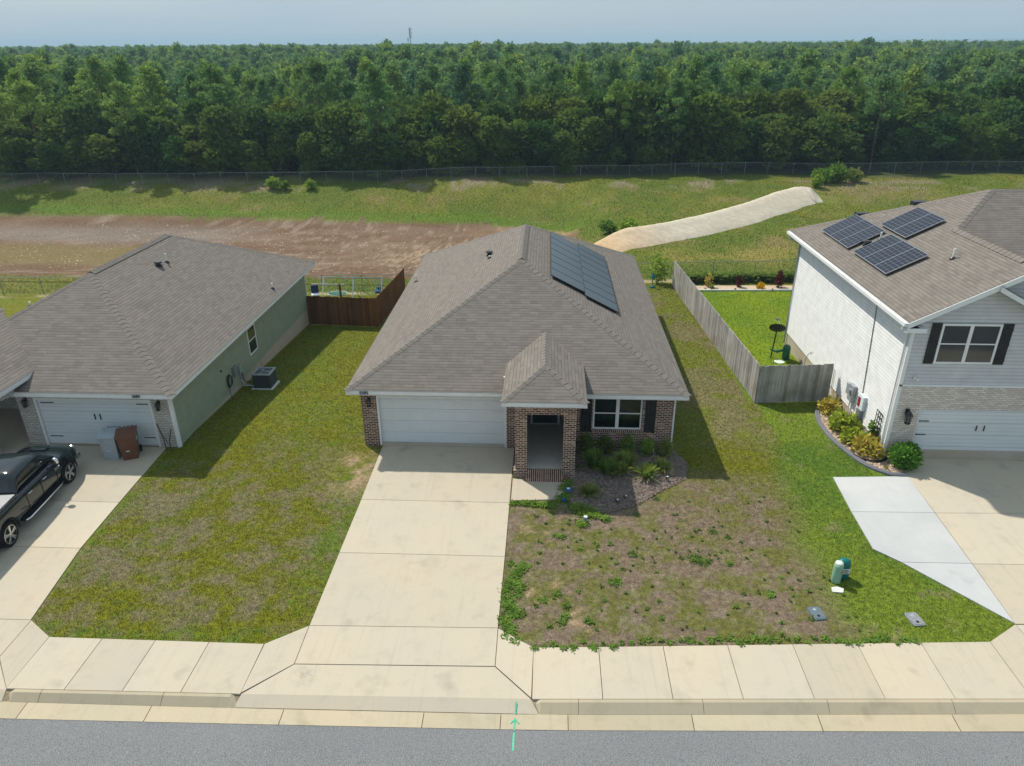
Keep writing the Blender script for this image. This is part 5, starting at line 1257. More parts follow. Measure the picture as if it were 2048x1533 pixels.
def chain_link(name, label, pts, h, sp_, seed, pitch_=.16, wr=.004, zf=None):
    zf = zf or (lambda x, y: float(H(x, y))); t = thing(name, label, 'fence', (pts[0][0], pts[0][1], zf(*pts[0]))); ox, oy, oz = t.location
    segs = []; L_ = 0
    for a, c in zip(pts[:-1], pts[1:]):
        n_ = max(1, round(math.hypot(c[0]-a[0], c[1]-a[1])/sp_)); segs += [((a[0]+(c[0]-a[0])*i/n_, a[1]+(c[1]-a[1])*i/n_), (a[0]+(c[0]-a[0])*(i+1)/n_, a[1]+(c[1]-a[1])*(i+1)/n_)) for i in range(n_)]
    tops = [(p[0][0]-ox, p[0][1]-oy, zf(*p[0])-oz+h) for p in segs]+[(segs[-1][1][0]-ox, segs[-1][1][1]-oy, zf(*segs[-1][1])-oz+h)]
    q = MB(); q.tube(tops, .021, 6); q.build('top_rail', 'galv', t)
    for p in tops:
        q = MB(); q.tube([(p[0],p[1],p[2]-h-.1),(p[0],p[1],p[2]+.03)], .028, 6); q.build('post', 'galv', t)
    V = []; F = []
    for p, q_ in zip(tops[:-1], tops[1:]):
        p = np.array(p); q2 = np.array(q_); Ls = np.linalg.norm((q2-p)[:2]); nn = int((Ls+h)/pitch_)
        for sgn in (1, -1):
            for i in range(nn):
                u0 = i*pitch_-h; u1 = u0+h; z0, z1 = 0., 1.
                if u0 < 0: z0 = -u0/h; u0 = 0
                if u1 > Ls: z1 = z0+(Ls-u0)/h if u0 > 0 or z0 > 0 else 1-(u1-Ls)/h; z1 = min(1, z1); u1 = Ls
                if sgn < 0: z0, z1 = 1-z0, 1-z1
                a = p+(q2-p)*u0/Ls; c = p+(q2-p)*u1/Ls; a = a-[0,0,h*(1-z0)]; c = c-[0,0,h*(1-z1)]
                k = len(V); V += [a-[0,0,wr], a+[0,0,wr], c+[0,0,wr], c-[0,0,wr]]; F.append([k,k+1,k+2,k+3])
    np_mesh('wire_mesh', np.array(V), np.array(F), 'galv', parent=t)
    return t
chain_link('chain_link_fence', 'low chain-link fence closing the back gardens from the earthworks', [(x_, CLF(x_)) for x_ in (-34, -20, -6, 8, 16, 31)], 1.2, 3.0, 1, .2, .005)
chain_link('chain_link_fence', 'chain-link fence along the foot of the wood', [(-60,57.2),(-36,57.6),(-15,58.6),(1.6,60.2),(14,62.6),(22,63.4),(33,64.4),(48,65.2),(75,66)], 1.25, 3.0, 2, .3, .008)

# ================================================================= clay bank
bkm = MB(); rsb = random.Random(4); NP = []
for i in range(len(BANK)-1):
    for k in range(14):
        t = k/14; NP.append(tuple(BANK[i][j]*(1-t)+BANK[i+1][j]*t for j in range(3)))
NP.append(BANK[-1]); V = []; M_ = 9; cc = []
for i, (x, y_, w_) in enumerate(NP):
    a = NP[max(0, i-1)]; c = NP[min(len(NP)-1, i+1)]; d = Vector((c[0]-a[0], c[1]-a[1])).normalized(); nn = Vector((-d.y, d.x))
    for j in range(M_):
        t = j/(M_-1)*2-1; ww = w_/2*(1+.03*math.sin(i*.4)+rsb.uniform(-.02, .02)); px_, py_ = x+nn.x*t*ww, y_+nn.y*t*ww
        rib = .03*math.sin(i*2.3)*(1 if 0 < j < 5 else .3); hh = .04+(1.0*max(0, (t+1)/1.7 if t < .7 else (1-t)/.3))*min(1, i/7+.15)*min(1, (len(NP)-1-i)/9+.15)+rib*rsb.uniform(.2, 1)
        V.append((px_, py_, float(H(px_, py_))+(hh if 0 < j < M_-1 else -.05)))
        s_ = i/len(NP); o_ = np.array([.52,.34,.18])*(1-min(1, s_*3.2))+np.array([.52,.465,.37])*min(1, s_*3.2); cc.append(o_*rsb.uniform(.9, 1.08))
F = [[i*M_+j, i*M_+j+1, (i+1)*M_+j+1, (i+1)*M_+j] for i in range(len(NP)-1) for j in range(M_-1)]
attrmat('clay', fine=14., lo=.86, hi=1.1, bs=.15)
tag(np_mesh('clay_bank', np.array(V), np.array(F)[:, ::-1], 'clay', {'gcol': np.array(cc)}, smooth=True), kind='structure')

# ================================================================= pickup truck
TR = thing('pickup_truck', 'black crew-cab pickup with chrome wheels and grey bed cover parked on the left drive', 'pickup truck', (-10.72, -6.85, .03), math.atan2(-.34, 3.69)*-1)
# local: x right (+), y forward, rear axle at y=0
tw = .97
def loft(sections, mat, name, parent, sub=2):
    V = []; F = []; n = len(sections[0][1])
    for y, pr in sections:
        for x, z in pr: V.append((x, y, z))
    m_ = len(sections)
    for i in range(m_-1):
        for j in range(n): F.append([i*n+j, i*n+(j+1)%n, (i+1)*n+(j+1)%n, (i+1)*n+j])
    F.append(list(range(n))[::-1]); F.append([(m_-1)*n+j for j in range(n)])
    me = bpy.data.meshes.new(name); me.from_pydata(V, [], F); o = bpy.data.objects.new(name, me); col.objects.link(o)
    me.materials.append(MAT[mat])
    if sub:
        bmx = bmesh.new(); bmx.from_mesh(me); bmesh.ops.recalc_face_normals(bmx, faces=bmx.faces); bmx.to_mesh(me); bmx.free()
        md = o.modifiers.new('s', 'SUBSURF'); md.levels = sub; md.render_levels = sub
    return o
def bprof(w, zb, zt, crown=.02, bulge=.03):
    wt = w-.06
    return [(-w+.05,zb),(-w,zb+.10),(-w-bulge*.5,(zb+zt)/2),(-w+.01,zt-.12),(-wt,zt-.01),(-wt*.55,zt+crown),(0,zt+crown*1.3),(wt*.55,zt+crown),(wt,zt-.01),(w-.01,zt-.12),(w+bulge*.5,(zb+zt)/2),(w,zb+.10),(w-.05,zb),(0,zb)]
secs = [(-1.18, bprof(.90,.55,1.20,.0)), (-1.12, bprof(.95,.48,1.26,.0)), (-.9, bprof(.97,.46,1.27,.0)), (.0, bprof(.975,.46,1.27,.0,.05)), (.75, bprof(.97,.42,1.26,.0)), (1.6, bprof(.965,.40,1.24,.0)), (2.6, bprof(.965,.40,1.22,.02)),
        (3.0, bprof(.965,.42,1.20,.05)), (3.7, bprof(.97,.44,1.17,.08,.05)), (4.25, bprof(.95,.44,1.12,.08)), (4.5, bprof(.90,.45,1.05,.06)), (4.66, bprof(.80,.48,.95,.04)), (4.70, bprof(.74,.52,.88,.02))]
bd = loft(secs, 'car_paint', 'body', TR, 2)
cut = MB()
for yy in (0, 3.70):
    cut.lathe([(.475,-1.3),(.475,1.3)], (0, yy, .42), 32, 'x')
co_ = cut.build('cutter', 'rubber')
md = bd.modifiers.new('b', 'BOOLEAN'); md.operation = 'DIFFERENCE'; md.object = co_; md.solver = 'EXACT'
dg = bpy.context.evaluated_depsgraph_get(); nme = bpy.data.meshes.new_from_object(bd.evaluated_get(dg)); old = bd.data; bd.modifiers.clear(); bd.data = nme
bpy.data.objects.remove(co_)
bd.parent = TR
for p in bd.data.polygons: p.use_smooth = True
ib = MB(); ib.box(-.80, -1.0, .35, .80, 4.4, .85); ib.build('underbody', 'rubber', TR)
def cprof(w0, w1, zb, zt):
    return [(-w0,zb),(-(w0*.45+w1*.55),zb+(zt-zb)*.55),(-w1,zt-.05),(-w1*.7,zt+.01),(0,zt+.03),(w1*.7,zt+.01),(w1,zt-.05),(w0*.45+w1*.55,zb+(zt-zb)*.55),(w0,zb),(0,zb-.02)]
cs = [(.98, cprof(.86,.84,1.2,1.24)), (1.02, cprof(.87,.83,1.2,1.40)), (1.20, cprof(.88,.72,1.2,1.80)), (1.35, cprof(.885,.70,1.2,1.86)), (2.1, cprof(.885,.70,1.2,1.88)), (2.55, cprof(.885,.70,1.2,1.85)), (2.85, cprof(.88,.72,1.2,1.72)), (3.30, cprof(.87,.78,1.18,1.42)), (3.52, cprof(.85,.82,1.15,1.20))]
cb = loft(cs, 'car_paint', 'cabin', TR, 2)
dg = bpy.context.evaluated_depsgraph_get(); nme = bpy.data.meshes.new_from_object(cb.evaluated_get(dg)); cb.modifiers.clear(); cb.data = nme; cb.parent = TR
for p in cb.data.polygons: p.use_smooth = True
from mathutils.bvhtree import BVHTree
def drape(name, poly, axis_, mat, parent, out=.006, nseg=7, src=cb):
    """glass patch lying on the cabin surface; poly 4 corners"""
    bv = BVHTree.FromPolygons([v.co for v in src.data.vertices], [p.vertices for p in src.data.polygons]); V = []; F = []
    A, B_, C_, D_ = [Vector(p) for p in poly]; d = Vector(axis_)
    for i in range(nseg+1):
        for j in range(nseg+1):
            u, v = i/nseg, j/nseg; p = A*(1-u)*(1-v)+B_*u*(1-v)+C_*u*v+D_*(1-u)*v
            hit, nrm, _, _ = bv.ray_cast(p-d*3, d)
            if hit is None: hit = p; nrm = -d
            if nrm.dot(d) > 0: nrm = -nrm
            V.append(hit+nrm*out)
    k = nseg+1
    for i in range(nseg):
        for j in range(nseg): F.append([i*k+j, (i+1)*k+j, (i+1)*k+j+1, i*k+j+1])
    me = bpy.data.meshes.new(name); me.from_pydata([tuple(v) for v in V], [], F); me.materials.append(MAT[mat])
    for p in me.polygons: p.use_smooth = True
    o = bpy.data.objects.new(name, me); col.objects.link(o); o.parent = parent; return o
for sx in (1, -1):
    drape('side_window', [(sx,1.28,1.30),(sx,2.02,1.28),(sx,1.98,1.68),(sx,1.36,1.68)], (-sx,0,0), 'car_glass', cb)
    drape('side_window', [(sx,2.12,1.28),(sx,3.02,1.26),(sx,2.60,1.62),(sx,2.10,1.67)], (-sx,0,0), 'car_glass', cb)
drape('rear_window', [(-.66,0,1.36),(.66,0,1.36),(.58,0,1.70),(-.58,0,1.70)], (0,1,0), 'car_glass', cb)
drape('windscreen', [(-.68,3.28,1.9),(.68,3.28,1.9),(.60,2.72,1.9),(-.60,2.72,1.9)], (0,0,-1), 'car_glass', cb)
q = MB(); q.box(-.85, -1.08, 1.255, .85, .93, 1.295); q.build('bed_cover', 'tonneau', TR, bevel=.012)
for sx in (-1, 1):
    q = MB(); q.box(sx*.88-.035, -1.1, 1.25, sx*.88+.035, .95, 1.30); q.build('bed_rail', 'car_paint', TR, bevel=.015)
for sx in (-1, 1):
    for yy in (0, 3.70):
        cx_ = sx*.86; wh_ = thing('wheel', None, None, (cx_, yy, .40)); wh_.parent = TR
        q = MB(); q.lathe([(.30,-.125),(.37,-.13),(.405,-.10),(.41,0),(.405,.10),(.37,.13),(.30,.125)], (0,0,0), 36, 'x'); q.build('tyre', 'rubber', wh_, smooth=True)
        q = MB(); q.lathe([(.305,-.12),(.305,.115),(.29,.12),(.27,.05),(.26,.0),(.26,-.11)], (0,0,0), 30, 'x'); rim = q.build('rim', 'dark_void', wh_)
        q = MB(); q.lathe([(.29,.095*sx),(.305,.10*sx),(.305,.125*sx),(.285,.13*sx),(.28,.10*sx)], (0,0,0), 30, 'x')
        o_ = q.build('rim_lip', 'alloy', rim, smooth=False)
        for k in range(5):
            a = k*2*PI/5+.3
            q = MB()
            for da in (-.13, .13):
                q.bar((.105*sx, .05*math.cos(a+da*2), .05*math.sin(a+da*2)), (.112*sx, .285*math.cos(a+da), .285*math.sin(a+da)), .045, .05)
            q.bar((.10*sx, .06*math.cos(a), .06*math.sin(a)), (.108*sx, .15*math.cos(a), .15*math.sin(a)), .07, .04); q.build('spoke', 'alloy', rim)
        q = MB(); q.lathe([(.075,.09*sx),(.07,.135*sx),(.03,.14*sx)], (0,0,0), 14, 'x'); q.build('hub_cap', 'alloy', rim)
    # arches
    for yy in (0, 3.70):
        q = MB(); pts = [(sx*.975, yy+.50*math.cos(t), .42+.50*math.sin(t)) for t in np.linspace(-.15, PI+.15, 20)]; q.tube(pts, .028, 6); q.build('wheel_arch', 'rubber', TR)
    q = MB(); q.bar((sx*.94,.80,.36),(sx*.94,3.05,.36),.22,.05); rb_ = q.build('running_board', 'rubber', TR)
    q = MB(); q.tube([(sx*1.02,.78,.38),(sx*1.08,.95,.37),(sx*1.09,1.9,.38),(sx*1.08,2.9,.38),(sx*1.02,3.08,.39)], .028, 8); q.build('chrome_tube', 'chrome', rb_, smooth=True)
    for y_, x_ in ((1.42,.985),(2.28,.985)):
        q = MB(); q.tube([(sx*x_,y_-.10,1.06),(sx*(x_+.035),y_-.06,1.065),(sx*(x_+.035),y_+.06,1.065),(sx*x_,y_+.10,1.06)], .016, 6); q.build('door_handle', 'chrome', TR)
    q = MB(); q.tube([(sx*.90,2.83,1.25),(sx*1.02,2.88,1.30)], .025, 6); mr = q.build('mirror_arm', 'black_metal', TR)
    q = MB(); q.lathe([(.03,-.06),(.11,-.05),(.13,0),(.11,.05),(.03,.06)], (sx*1.10, 2.90, 1.34), 14, 'y'); q.build('side_mirror', 'chrome', TR, smooth=True)
    q = MB(); q.box(sx*.80-.10, -1.19, .85, sx*.80+.10, -1.10, 1.18); q.build('tail_light', 'tail_red', TR, bevel=.01)
    q = MB(); q.lathe([(.03,-.04),(.13,-.03),(.14,.02),(.06,.05)], (sx*.70, 4.62, .85), 14, 'y'); q.build('headlight', 'alloy', TR)
    for y_ in (1.22, 2.07, 2.98):
        q = MB(); q.box(sx*.983-.006, y_-.006, .50, sx*.983+.004, y_+.006, 1.16); q.build('door_seam', 'dark_void', TR)
q = MB(); q.box(-.85, 4.58, .42, .85, 4.80, .62); q.build('front_bumper', 'chrome', TR, bevel=.03)
q = MB(); q.box(-.88, -1.32, .50, .88, -1.14, .68); q.build('rear_bumper', 'chrome', TR, bevel=.03)
q = MB(); q.box(-.45, 4.66, .62, .45, 4.74, .92); q.build('grille', 'chrome', TR, bevel=.02)
q = MB(); q.box(-.28, 3.78, 1.25, .28, 4.12, 1.30); q.build('hood_scoop', 'car_paint', TR, bevel=.02)
tx = text('door_badge', 'RAM', (1.022, 3.03, .98), .15, 'chrome', TR, rot=(PI/2, 0, PI/2)); 

# ================================================================= bins
def bin_(name, label, x, y, rz, mat, s=1.):
    t = thing(name, label, 'wheeled bin', (x, y, .032), rz); w0, w1, d0, d1, h = .25*s, .31*s, .29*s, .37*s, .98*s
    b = MB(); Z = [0, .12, .93, .98]; W = [w0, w0*1.03, w1, w1*1.06]; D_ = [d0, d0*1.02, d1, d1*1.05]
    for i in range(3):
        for (ax, ay), (bx, by) in (((-1,-1),(1,-1)),((1,-1),(1,1)),((1,1),(-1,1)),((-1,1),(-1,-1))):
            b.wall([(ax*W[i],ay*D_[i],Z[i]*s),(bx*W[i],by*D_[i],Z[i]*s),(bx*W[i+1],by*D_[i+1],Z[i+1]*s),(ax*W[i+1],ay*D_[i+1],Z[i+1]*s)])
    b.wall([(-w0,-d0,0),(-w0,d0,0),(w0,d0,0),(w0,-d0,0)]); b.wall([(-W[3],-D_[3],h),(W[3],-D_[3],h),(W[3],D_[3],h),(-W[3],D_[3],h)]); b.build('body', mat, t)
    l = MB(); P = []
    for ky, z in ((-1.12,h+.005),(-1.1,h+.05),(-.3,h+.10),(.6,h+.11),(1.02,h+.07)): P.append((ky*D_[3], z))
    for (y0, z0), (y1, z1) in zip(P[:-1], P[1:]): l.wall([(-W[3]*1.06,y0,z0),(W[3]*1.06,y0,z0),(W[3]*1.06,y1,z1),(-W[3]*1.06,y1,z1)])
    for sx in (-1, 1):
        pl = [(sx*W[3]*1.06, y_, z_) for y_, z_ in P]+[(sx*W[3]*1.06, P[-1][0], h+.004), (sx*W[3]*1.06, P[0][0], h+.003)]
        l.face(pl if sx > 0 else pl[::-1])
    l.build('lid', mat, t)
    for k in range(4): q = MB(); q.box((-.75+.42*k)*w1-.015, D_[3]*1.0, h-.03, (-.75+.42*k)*w1+.035, D_[3]*1.22, h+.07); q.build('hinge_lug', 'black_metal', t)
    q = MB(); q.tube([(-w1*.9,D_[3]*1.2,h-.02),(w1*.9,D_[3]*1.2,h-.02)], .015, 6); q.build('handle', mat, t)
    for sx in (-1, 1): q = MB(); q.lathe([(.05,-.03),(.13,-.03),(.14,0),(.13,.03),(.05,.03)], (sx*(w0+.06), d0*1.05, .13), 18, 'x'); q.build('wheel', 'rubber', t)
    q = MB(); q.box(-.11*s, -d1*.92-.012, .74*s, .09*s, -d1*.92+.02, .78*s); q.build('label_strip', 'label_white', t)
    q = MB(); q.box(-.10*s, -d0*1.10-.01, .36*s, .02*s, -d0*1.10+.02, .40*s); q.build('label_strip', 'label_white', t)
    q = MB(); q.box(w1*.93-.004, -.10*s, .66*s, w1*.93+.012, .14*s, .78*s); q.build('number_plate', 'label_white', t)
    return t
bin_('wheeled_bin', 'grey wheeled bin, left of the pair in front of the garage door', -9.52, -1.22, .12, 'plastic_grey', .98)
bin_('wheeled_bin', 'brown wheeled bin, right of the pair in front of the garage door', -8.86, -1.22, .42, 'plastic_brown', 1.03)
# ================================================================= air conditioner
ac = thing('air_conditioner', 'dark grey outdoor air conditioner unit on a pad beside the green wall', 'air conditioner', (-6.22, 5.95, Hs(-6.22, 5.95)))
q = MB(); q.box(-.50, -.50, -.05, .50, .50, .07); q.build('pad', 'concrete_pale', ac)
q = MB()
for k in range(14): q.box(-.42, -.42, .09+k*.046, .42, .42, .09+k*.046+.036)
q.box(-.405, -.405, .07, .405, .405, .76); q.build('louvred_case', 'ac_dark', ac)

q = MB(); q.box(-.44, -.44, .745, .44, -.34, .80); q.box(-.44, .34, .745, .44, .44, .80); q.box(-.44, -.34, .745, -.34, .34, .80); q.box(.34, -.34, .745, .44, .34, .80); q.build('top_frame', 'grey_metal', ac)
q = MB(); q.lathe([(.34,.74),(.34,.75)], (0,0,0), 24); q.build('fan_well', 'dark_void', ac)
for k in range(3):
    q = MB(); a = k*2.09; q.face([(.05*math.cos(a),.05*math.sin(a),.765),(.30*math.cos(a-.35),.30*math.sin(a-.35),.755),(.30*math.cos(a+.35),.30*math.sin(a+.35),.785)]); q.build('fan_blade', 'grey_metal', ac)
q = MB()
for r0_ in (.10, .18, .26, .33): q.tube([(r0_*math.cos(t), r0_*math.sin(t), .80) for t in np.linspace(0, 2*PI, 25)], .006, 4, False)
for k in range(8): q.tube([(0,0,.80),(.33*math.cos(k*PI/4),.33*math.sin(k*PI/4),.80)], .006, 4)
q.build('fan_guard', 'galv', ac)
q = MB(); q.tube([(-.42,-.1,.3),(-.95,-.1,.28),(-1.02,-.1,.75)], .022, 6); q.build('coolant_pipe', 'black_metal', ac)
q = MB(); q.tube([(-.42,-.3,.16),(-.92,-.3,.16),(-.92,-.3,.42),(-1.04,-.3,.42)], .02, 6); q.build('drain_pipe', 'white_pvc', ac)
# ================================================================= swing set
ss = thing('swing_set', 'children\'s swing set with white legs and dark green top bar behind the brown fence', 'swing set', (-6.05, 22.4, Hs(-6.05, 22.4))); ss.scale = (1.06, 1.0, .74)
q = MB(); q.tube([(-1.95,0,1.98),(1.85,0,1.98)], .045, 8); q.build('top_bar', 'plastic_teal', ss)
for x in (-1.95, 0.0, 1.85):
    for sy in (-1, 1): q = MB(); q.tube([(x,0,1.97),(x+.0,sy*.8,0)], .035, 6); q.build('leg', 'cloth_white', ss)
for x, mat in ((.55,'plastic_mint'),(1.08,'plastic_mint')):
    q = MB(); q.tube([(x-.2,.02,.50),(x,0,.42),(x+.2,.02,.50)], .035, 6); sw_ = q.build('swing_seat', mat, ss)
    for s_ in (-.2, .2): q = MB(); q.tube([(x+s_,0,1.96),(x+s_,.02,.50)], .012, 5); q.build('chain', 'plastic_mint', sw_)
for x in (-1.2, -.55):
    q = MB(); q.tube([(x,0,1.96),(x,.02,.62)], .012, 5); q.build('chain', 'cloth_white', ss)
q = MB(); q.box(1.38, -.22, .55, 1.75, .18, .80); gl_ = q.build('glider_seat', 'plastic_blue', ss, bevel=.05)
q = MB(); q.box(1.42, .16, .7, 1.72, .24, 1.05); q.build('glider_back', 'plastic_blue', gl_, bevel=.03)
for s_ in (1.36, 1.50, 1.64, 1.78): q = MB(); q.tube([(s_,0,1.96),(s_,0,.8)], .012, 5); q.build('chain', 'cloth_white', gl_)
sc = thing('saucer_swing', 'green and white oval saucer lying low under the swing set bar', 'saucer swing', (-7.1, 21.9, Hs(-7.1, 21.9)))
q = MB(); q.lathe([(.05,.38),(.62,.42),(.66,.46),(.58,.47),(.1,.44)], (0,0,0), 24, sx=1., sy=.75); q.build('saucer', 'plastic_green', sc)
q = MB(); q.tube([(.66*math.cos(t), .5*math.sin(t), .47) for t in np.linspace(0, 2*PI, 25)], .02, 5, False); q.build('rim_band', 'cloth_white', sc)
pb = thing('wooden_play_beam', 'brown wooden post carrying a pale horizontal beam in front of the swing set', 'play beam', (-6.75, 21.4, Hs(-6.75, 21.4))); pb.scale = (.95, 1, .72)
q = MB(); q.box(-.06, -.06, -.1, .06, .06, 1.75); q.build('post', 'brown_wood', pb)
q = MB(); q.box(-2.0, -.05, 1.62, .35, .05, 1.73); q.build('beam', 'grey_wood', pb)
lc = thing('lawn_chair', 'white and navy folded garden seat beside the green house rear corner', 'garden chair', (-8.65, 21.9, Hs(-8.65, 21.9)), .3)
q = MB(); q.box(-.25, -.25, .35, .25, .25, .42); q.build('seat', 'cloth_white', lc)
q = MB(); q.box(-.25, .2, .42, .25, .27, .95); q.build('backrest', 'navy', lc)
for sx in (-1, 1):
    for sy in (-1, 1): q = MB(); q.tube([(sx*.22,sy*.22,0),(sx*.22,sy*.2,.4)], .018, 5); q.build('leg', 'cloth_white', lc)
# ================================================================= dish, green box, hook
ds = thing('satellite_dish', 'black satellite dish on a leaning pole in the lime-green back lawn', 'satellite dish', (18.75, 10.35, Hs(18.75, 10.35)))
q = MB(); q.tube([(0,0,-.1),(.10,.0,1.5)], .035, 8); q.build('pole', 'black_metal', ds)
q = MB()
for i, (r1, h1, r2, h2) in enumerate([(0,.0,.14,.012),(.14,.012,.28,.05),(.28,.05,.40,.10),(.40,.10,.42,.12)]):
    for k in range(24):
        a, c = 2*PI*k/24, 2*PI*(k+1)/24; q.face([(r1*math.cos(a),r1*math.sin(a)*.85,h1),(r2*math.cos(a),r2*math.sin(a)*.85,h2),(r2*math.cos(c),r2*math.sin(c)*.85,h2),(r1*math.cos(c),r1*math.sin(c)*.85,h1)])
for k in range(24):
    a, c = 2*PI*k/24, 2*PI*(k+1)/24; q.face([(0,0,-.02),(.42*math.cos(c),.357*math.sin(c),.105),(.42*math.cos(a),.357*math.sin(a),.105)])
dd = q.build('dish', 'shutter_black', ds); dd.location = (.12, .0, 1.55); dd.rotation_euler = (R(-52), R(14), 0)
q = MB(); q.tube([(0,-.32,.1),(0,-.05,.62)], .015, 6); q.tube([(0,-.05,.62),(0,.02,.60)], .045, 8); q.box(-.09,-.09,.60,.09,-.01,.66); q.build('receiver_arm', 'galv', dd)
gb = thing('green_hose_box', 'dark green lidded barrel with a side arm, by the white house rear corner', 'garden box', (19.45, 10.2, Hs(19.45, 10.2)))
q = MB(); q.lathe([(.17,0),(.21,.05),(.22,.62),(.18,.74),(.06,.80)], (0,0,0), 16, sx=.85); q.build('barrel', 'plastic_green', gb, smooth=True)
q = MB(); q.bar((-.15,.02,.50),(-.50,.02,.40),.09,.12); q.bar((-.50,.02,.40),(-.82,.02,.52),.10,.07); q.build('arm', 'plastic_green', gb)
q = MB(); q.lathe([(.25,.0),(.26,.025),(.05,.035)], (0,0,0), 18); o_ = q.build('septic_lid', 'plastic_mint_top'); o_.location = (19.02, 9.75, Hs(19.02, 9.75)+.01); tag(o_, 'pale round access lid set in the lime-green lawn beside the green box', 'access lid')
q = MB(); q.tube([(0,0,-.1),(.02,0,1.15),(.12,0,1.4),(.25,0,1.5),(.30,0,1.42)], .016, 6); q.tube([(.2,0,1.47),(.28,.1,1.3)], .014, 5); o_ = q.build('shepherd_hook', 'galv'); o_.location = (19.35, 7.3, Hs(19.35, 7.3)); tag(o_, 'thin metal shepherd hook against the white wall behind the grey fence', 'garden hook')
# ================================================================= bed by the white house
ed = MB(); EP = [(19.93,4.62),(19.45,4.52),(18.95,3.85),(18.66,2.7),(18.63,1.3),(18.86,.15),(19.2,-.78),(19.75,-1.36),(20.1,-1.46),(20.42,-1.45)]
q_ = []
for i in range(len(EP)-1):
    for k in range(6):
        t = k/6; p0 = EP[max(0,i-1)]; p1 = EP[i]; p2 = EP[i+1]; p3 = EP[min(len(EP)-1,i+2)]
        q_.append(tuple(.5*((2*p1[j])+(-p0[j]+p2[j])*t+(2*p0[j]-5*p1[j]+4*p2[j]-p3[j])*t*t+(-p0[j]+3*p1[j]-3*p2[j]+p3[j])*t**3) for j in (0,1)))
q_.append(EP[-1])
prof = [(-.10,-.03),(-.095,.07),(-.05,.115),(-.01,.10),(.0,.085),(.03,.10),(.075,.10),(.10,.05),(.10,-.03)]
for i in range(len(q_)-1):
    a, c = Vector(q_[i]), Vector(q_[i+1]); pa = Vector(q_[max(0,i-1)]); pc = Vector(q_[min(len(q_)-1,i+2)]); n0 = (c-pa).normalized(); n1 = (pc-a).normalized(); n0 = Vector((-n0.y,n0.x)); n1 = Vector((-n1.y,n1.x))
    for (d0, z0), (d1, z1) in zip(prof[:-1], prof[1:]):
        za, zc = Hs(*a), Hs(*c); ed.face([(a.x+n0.x*d0,a.y+n0.y*d0,za+z0),(c.x+n1.x*d0,c.y+n1.y*d0,zc+z0),(c.x+n1.x*d1,c.y+n1.y*d1,zc+z1),(a.x+n0.x*d1,a.y+n0.y*d1,za+z1)][::-1])
tag(ed.build('bed_edging', 'edging', smooth=True), 'curved grey concrete edging around the bed beside the white house', 'edging')
bush('croton_bush', 'yellow-green croton at the rear end of the bed, below the meter boxes', 'bush', 19.42, 3.75, .55, .62, 260, 'leaf_croton_red', .13, 1)
bush('croton_bush', 'largest yellow-green croton, standing in the middle of the curved bed', 'bush', 19.40, 2.05, .68, .80, 420, 'leaf_croton', .15, 2)
bush('croton_bush', 'low bright yellow-green croton touching the curved edging in front of the largest one', 'bush', 19.30, .95, .55, .58, 300, 'leaf_croton', .13, 3)
bush('croton_bush', 'bronze-yellow croton in a dark brown ring by the downspout', 'bush', 19.62, .05, .60, .68, 380, 'leaf_croton_red', .14, 4)
bush('climbing_plant', 'thin leafy climber growing up the black trellis', 'climber', 19.8, .55, .18, 1.25, 110, 'leaf_shrub', .12, 5)
q = MB(); q.tube([(19.62+.62*math.cos(t), -.02+.55*math.sin(t), .05) for t in np.linspace(PI*1.0, PI*1.95, 16)], .06, 6); tag(q.build('bed_ring', 'shutter_black'), 'dark brown flexible edging ring around the bronze croton', 'edging')
tr_ = thing('garden_trellis', 'black metal grid trellis leaning on the white wall near the corner', 'trellis', (hx-.06, .55, .05))
q = MB()
for k in range(4): q.tube([(0,-.25+.167*k,0),(0,-.25+.167*k,1.55)], .014, 5)
for k in range(8): q.tube([(0,-.25,.1+.205*k),(0,.25,.1+.205*k)], .014, 5)
q.build('grid', 'black_metal', tr_)
bush('round_bush', 'dense clipped round green bush beside the right garage door', 'bush', 20.52, -.85, .56, .98, 2600, 'leaf_box', .075, 7, lobes=[(0,0,.5,.52,.50,.46),(.12,.08,.58,.36,.36,.36),(-.15,-.05,.48,.38,.38,.4),(.05,-.18,.45,.4,.35,.38)])
blade_clump('agave', 'small grey-green spiky plant in the gravel at the front of the curved bed', 'plant', 19.85, -1.05, .18, .16, 26, 'leaf_shrub', 5, w=.03)
# ================================================================= planting under the front window
for i, (x, y, h_, lb) in enumerate([(8.68,-.40,.95,'dark upright shrub against the porch pier, leftmost under the front window'), (9.48,-.34,.8,'narrow upright shrub below the left edge of the front window'),
        (10.32,-.38,.85,'upright yellow-green shrub below the right half of the front window'), (11.12,-.34,.7,'small upright lime shrub below the right shutter'), (11.78,-.42,.75,'upright shrub at the right corner of the brick front')]):
    bush('upright_shrub', lb, 'shrub', x, y, .34 if i else .42, h_, 620, ('leaf_dark','leaf_dark','leaf_shrub','leaf_lime','leaf_olive')[i], .055, 30+i, z=.0)
for i, (x, y, r, h_, dry, lb) in enumerate([(8.98,-1.35,.62,.85,0,'large dark lily clump beside the porch pier'),(9.45,-1.75,.6,.65,0,'lily clump in the middle of the front bed'),(10.15,-1.30,.62,.8,0,'tall lily clump right of the middle of the front bed'),
        (9.95,-1.75,.5,.55,20,'low lily clump in front of the tall one'),(10.85,-1.95,.58,.62,70,'yellowing lily clump with dry skirt near the front of the bed'),(11.5,-1.45,.52,.55,110,'sparse lily clump with much straw at the right end of the bed')]):
    blade_clump('lily_clump', lb, 'plant', x, y, r, h_, 230-20*i, 'leaf_lily' if i > 1 else 'leaf_shrub', 50+i, w=.042, dry=dry)
blade_clump('grass_clump', 'olive ornamental grass tuft near the front walk', 'plant', 8.7, -3.15, .52, .42, 420, 'leaf_olive', 60, w=.016, dry=20)
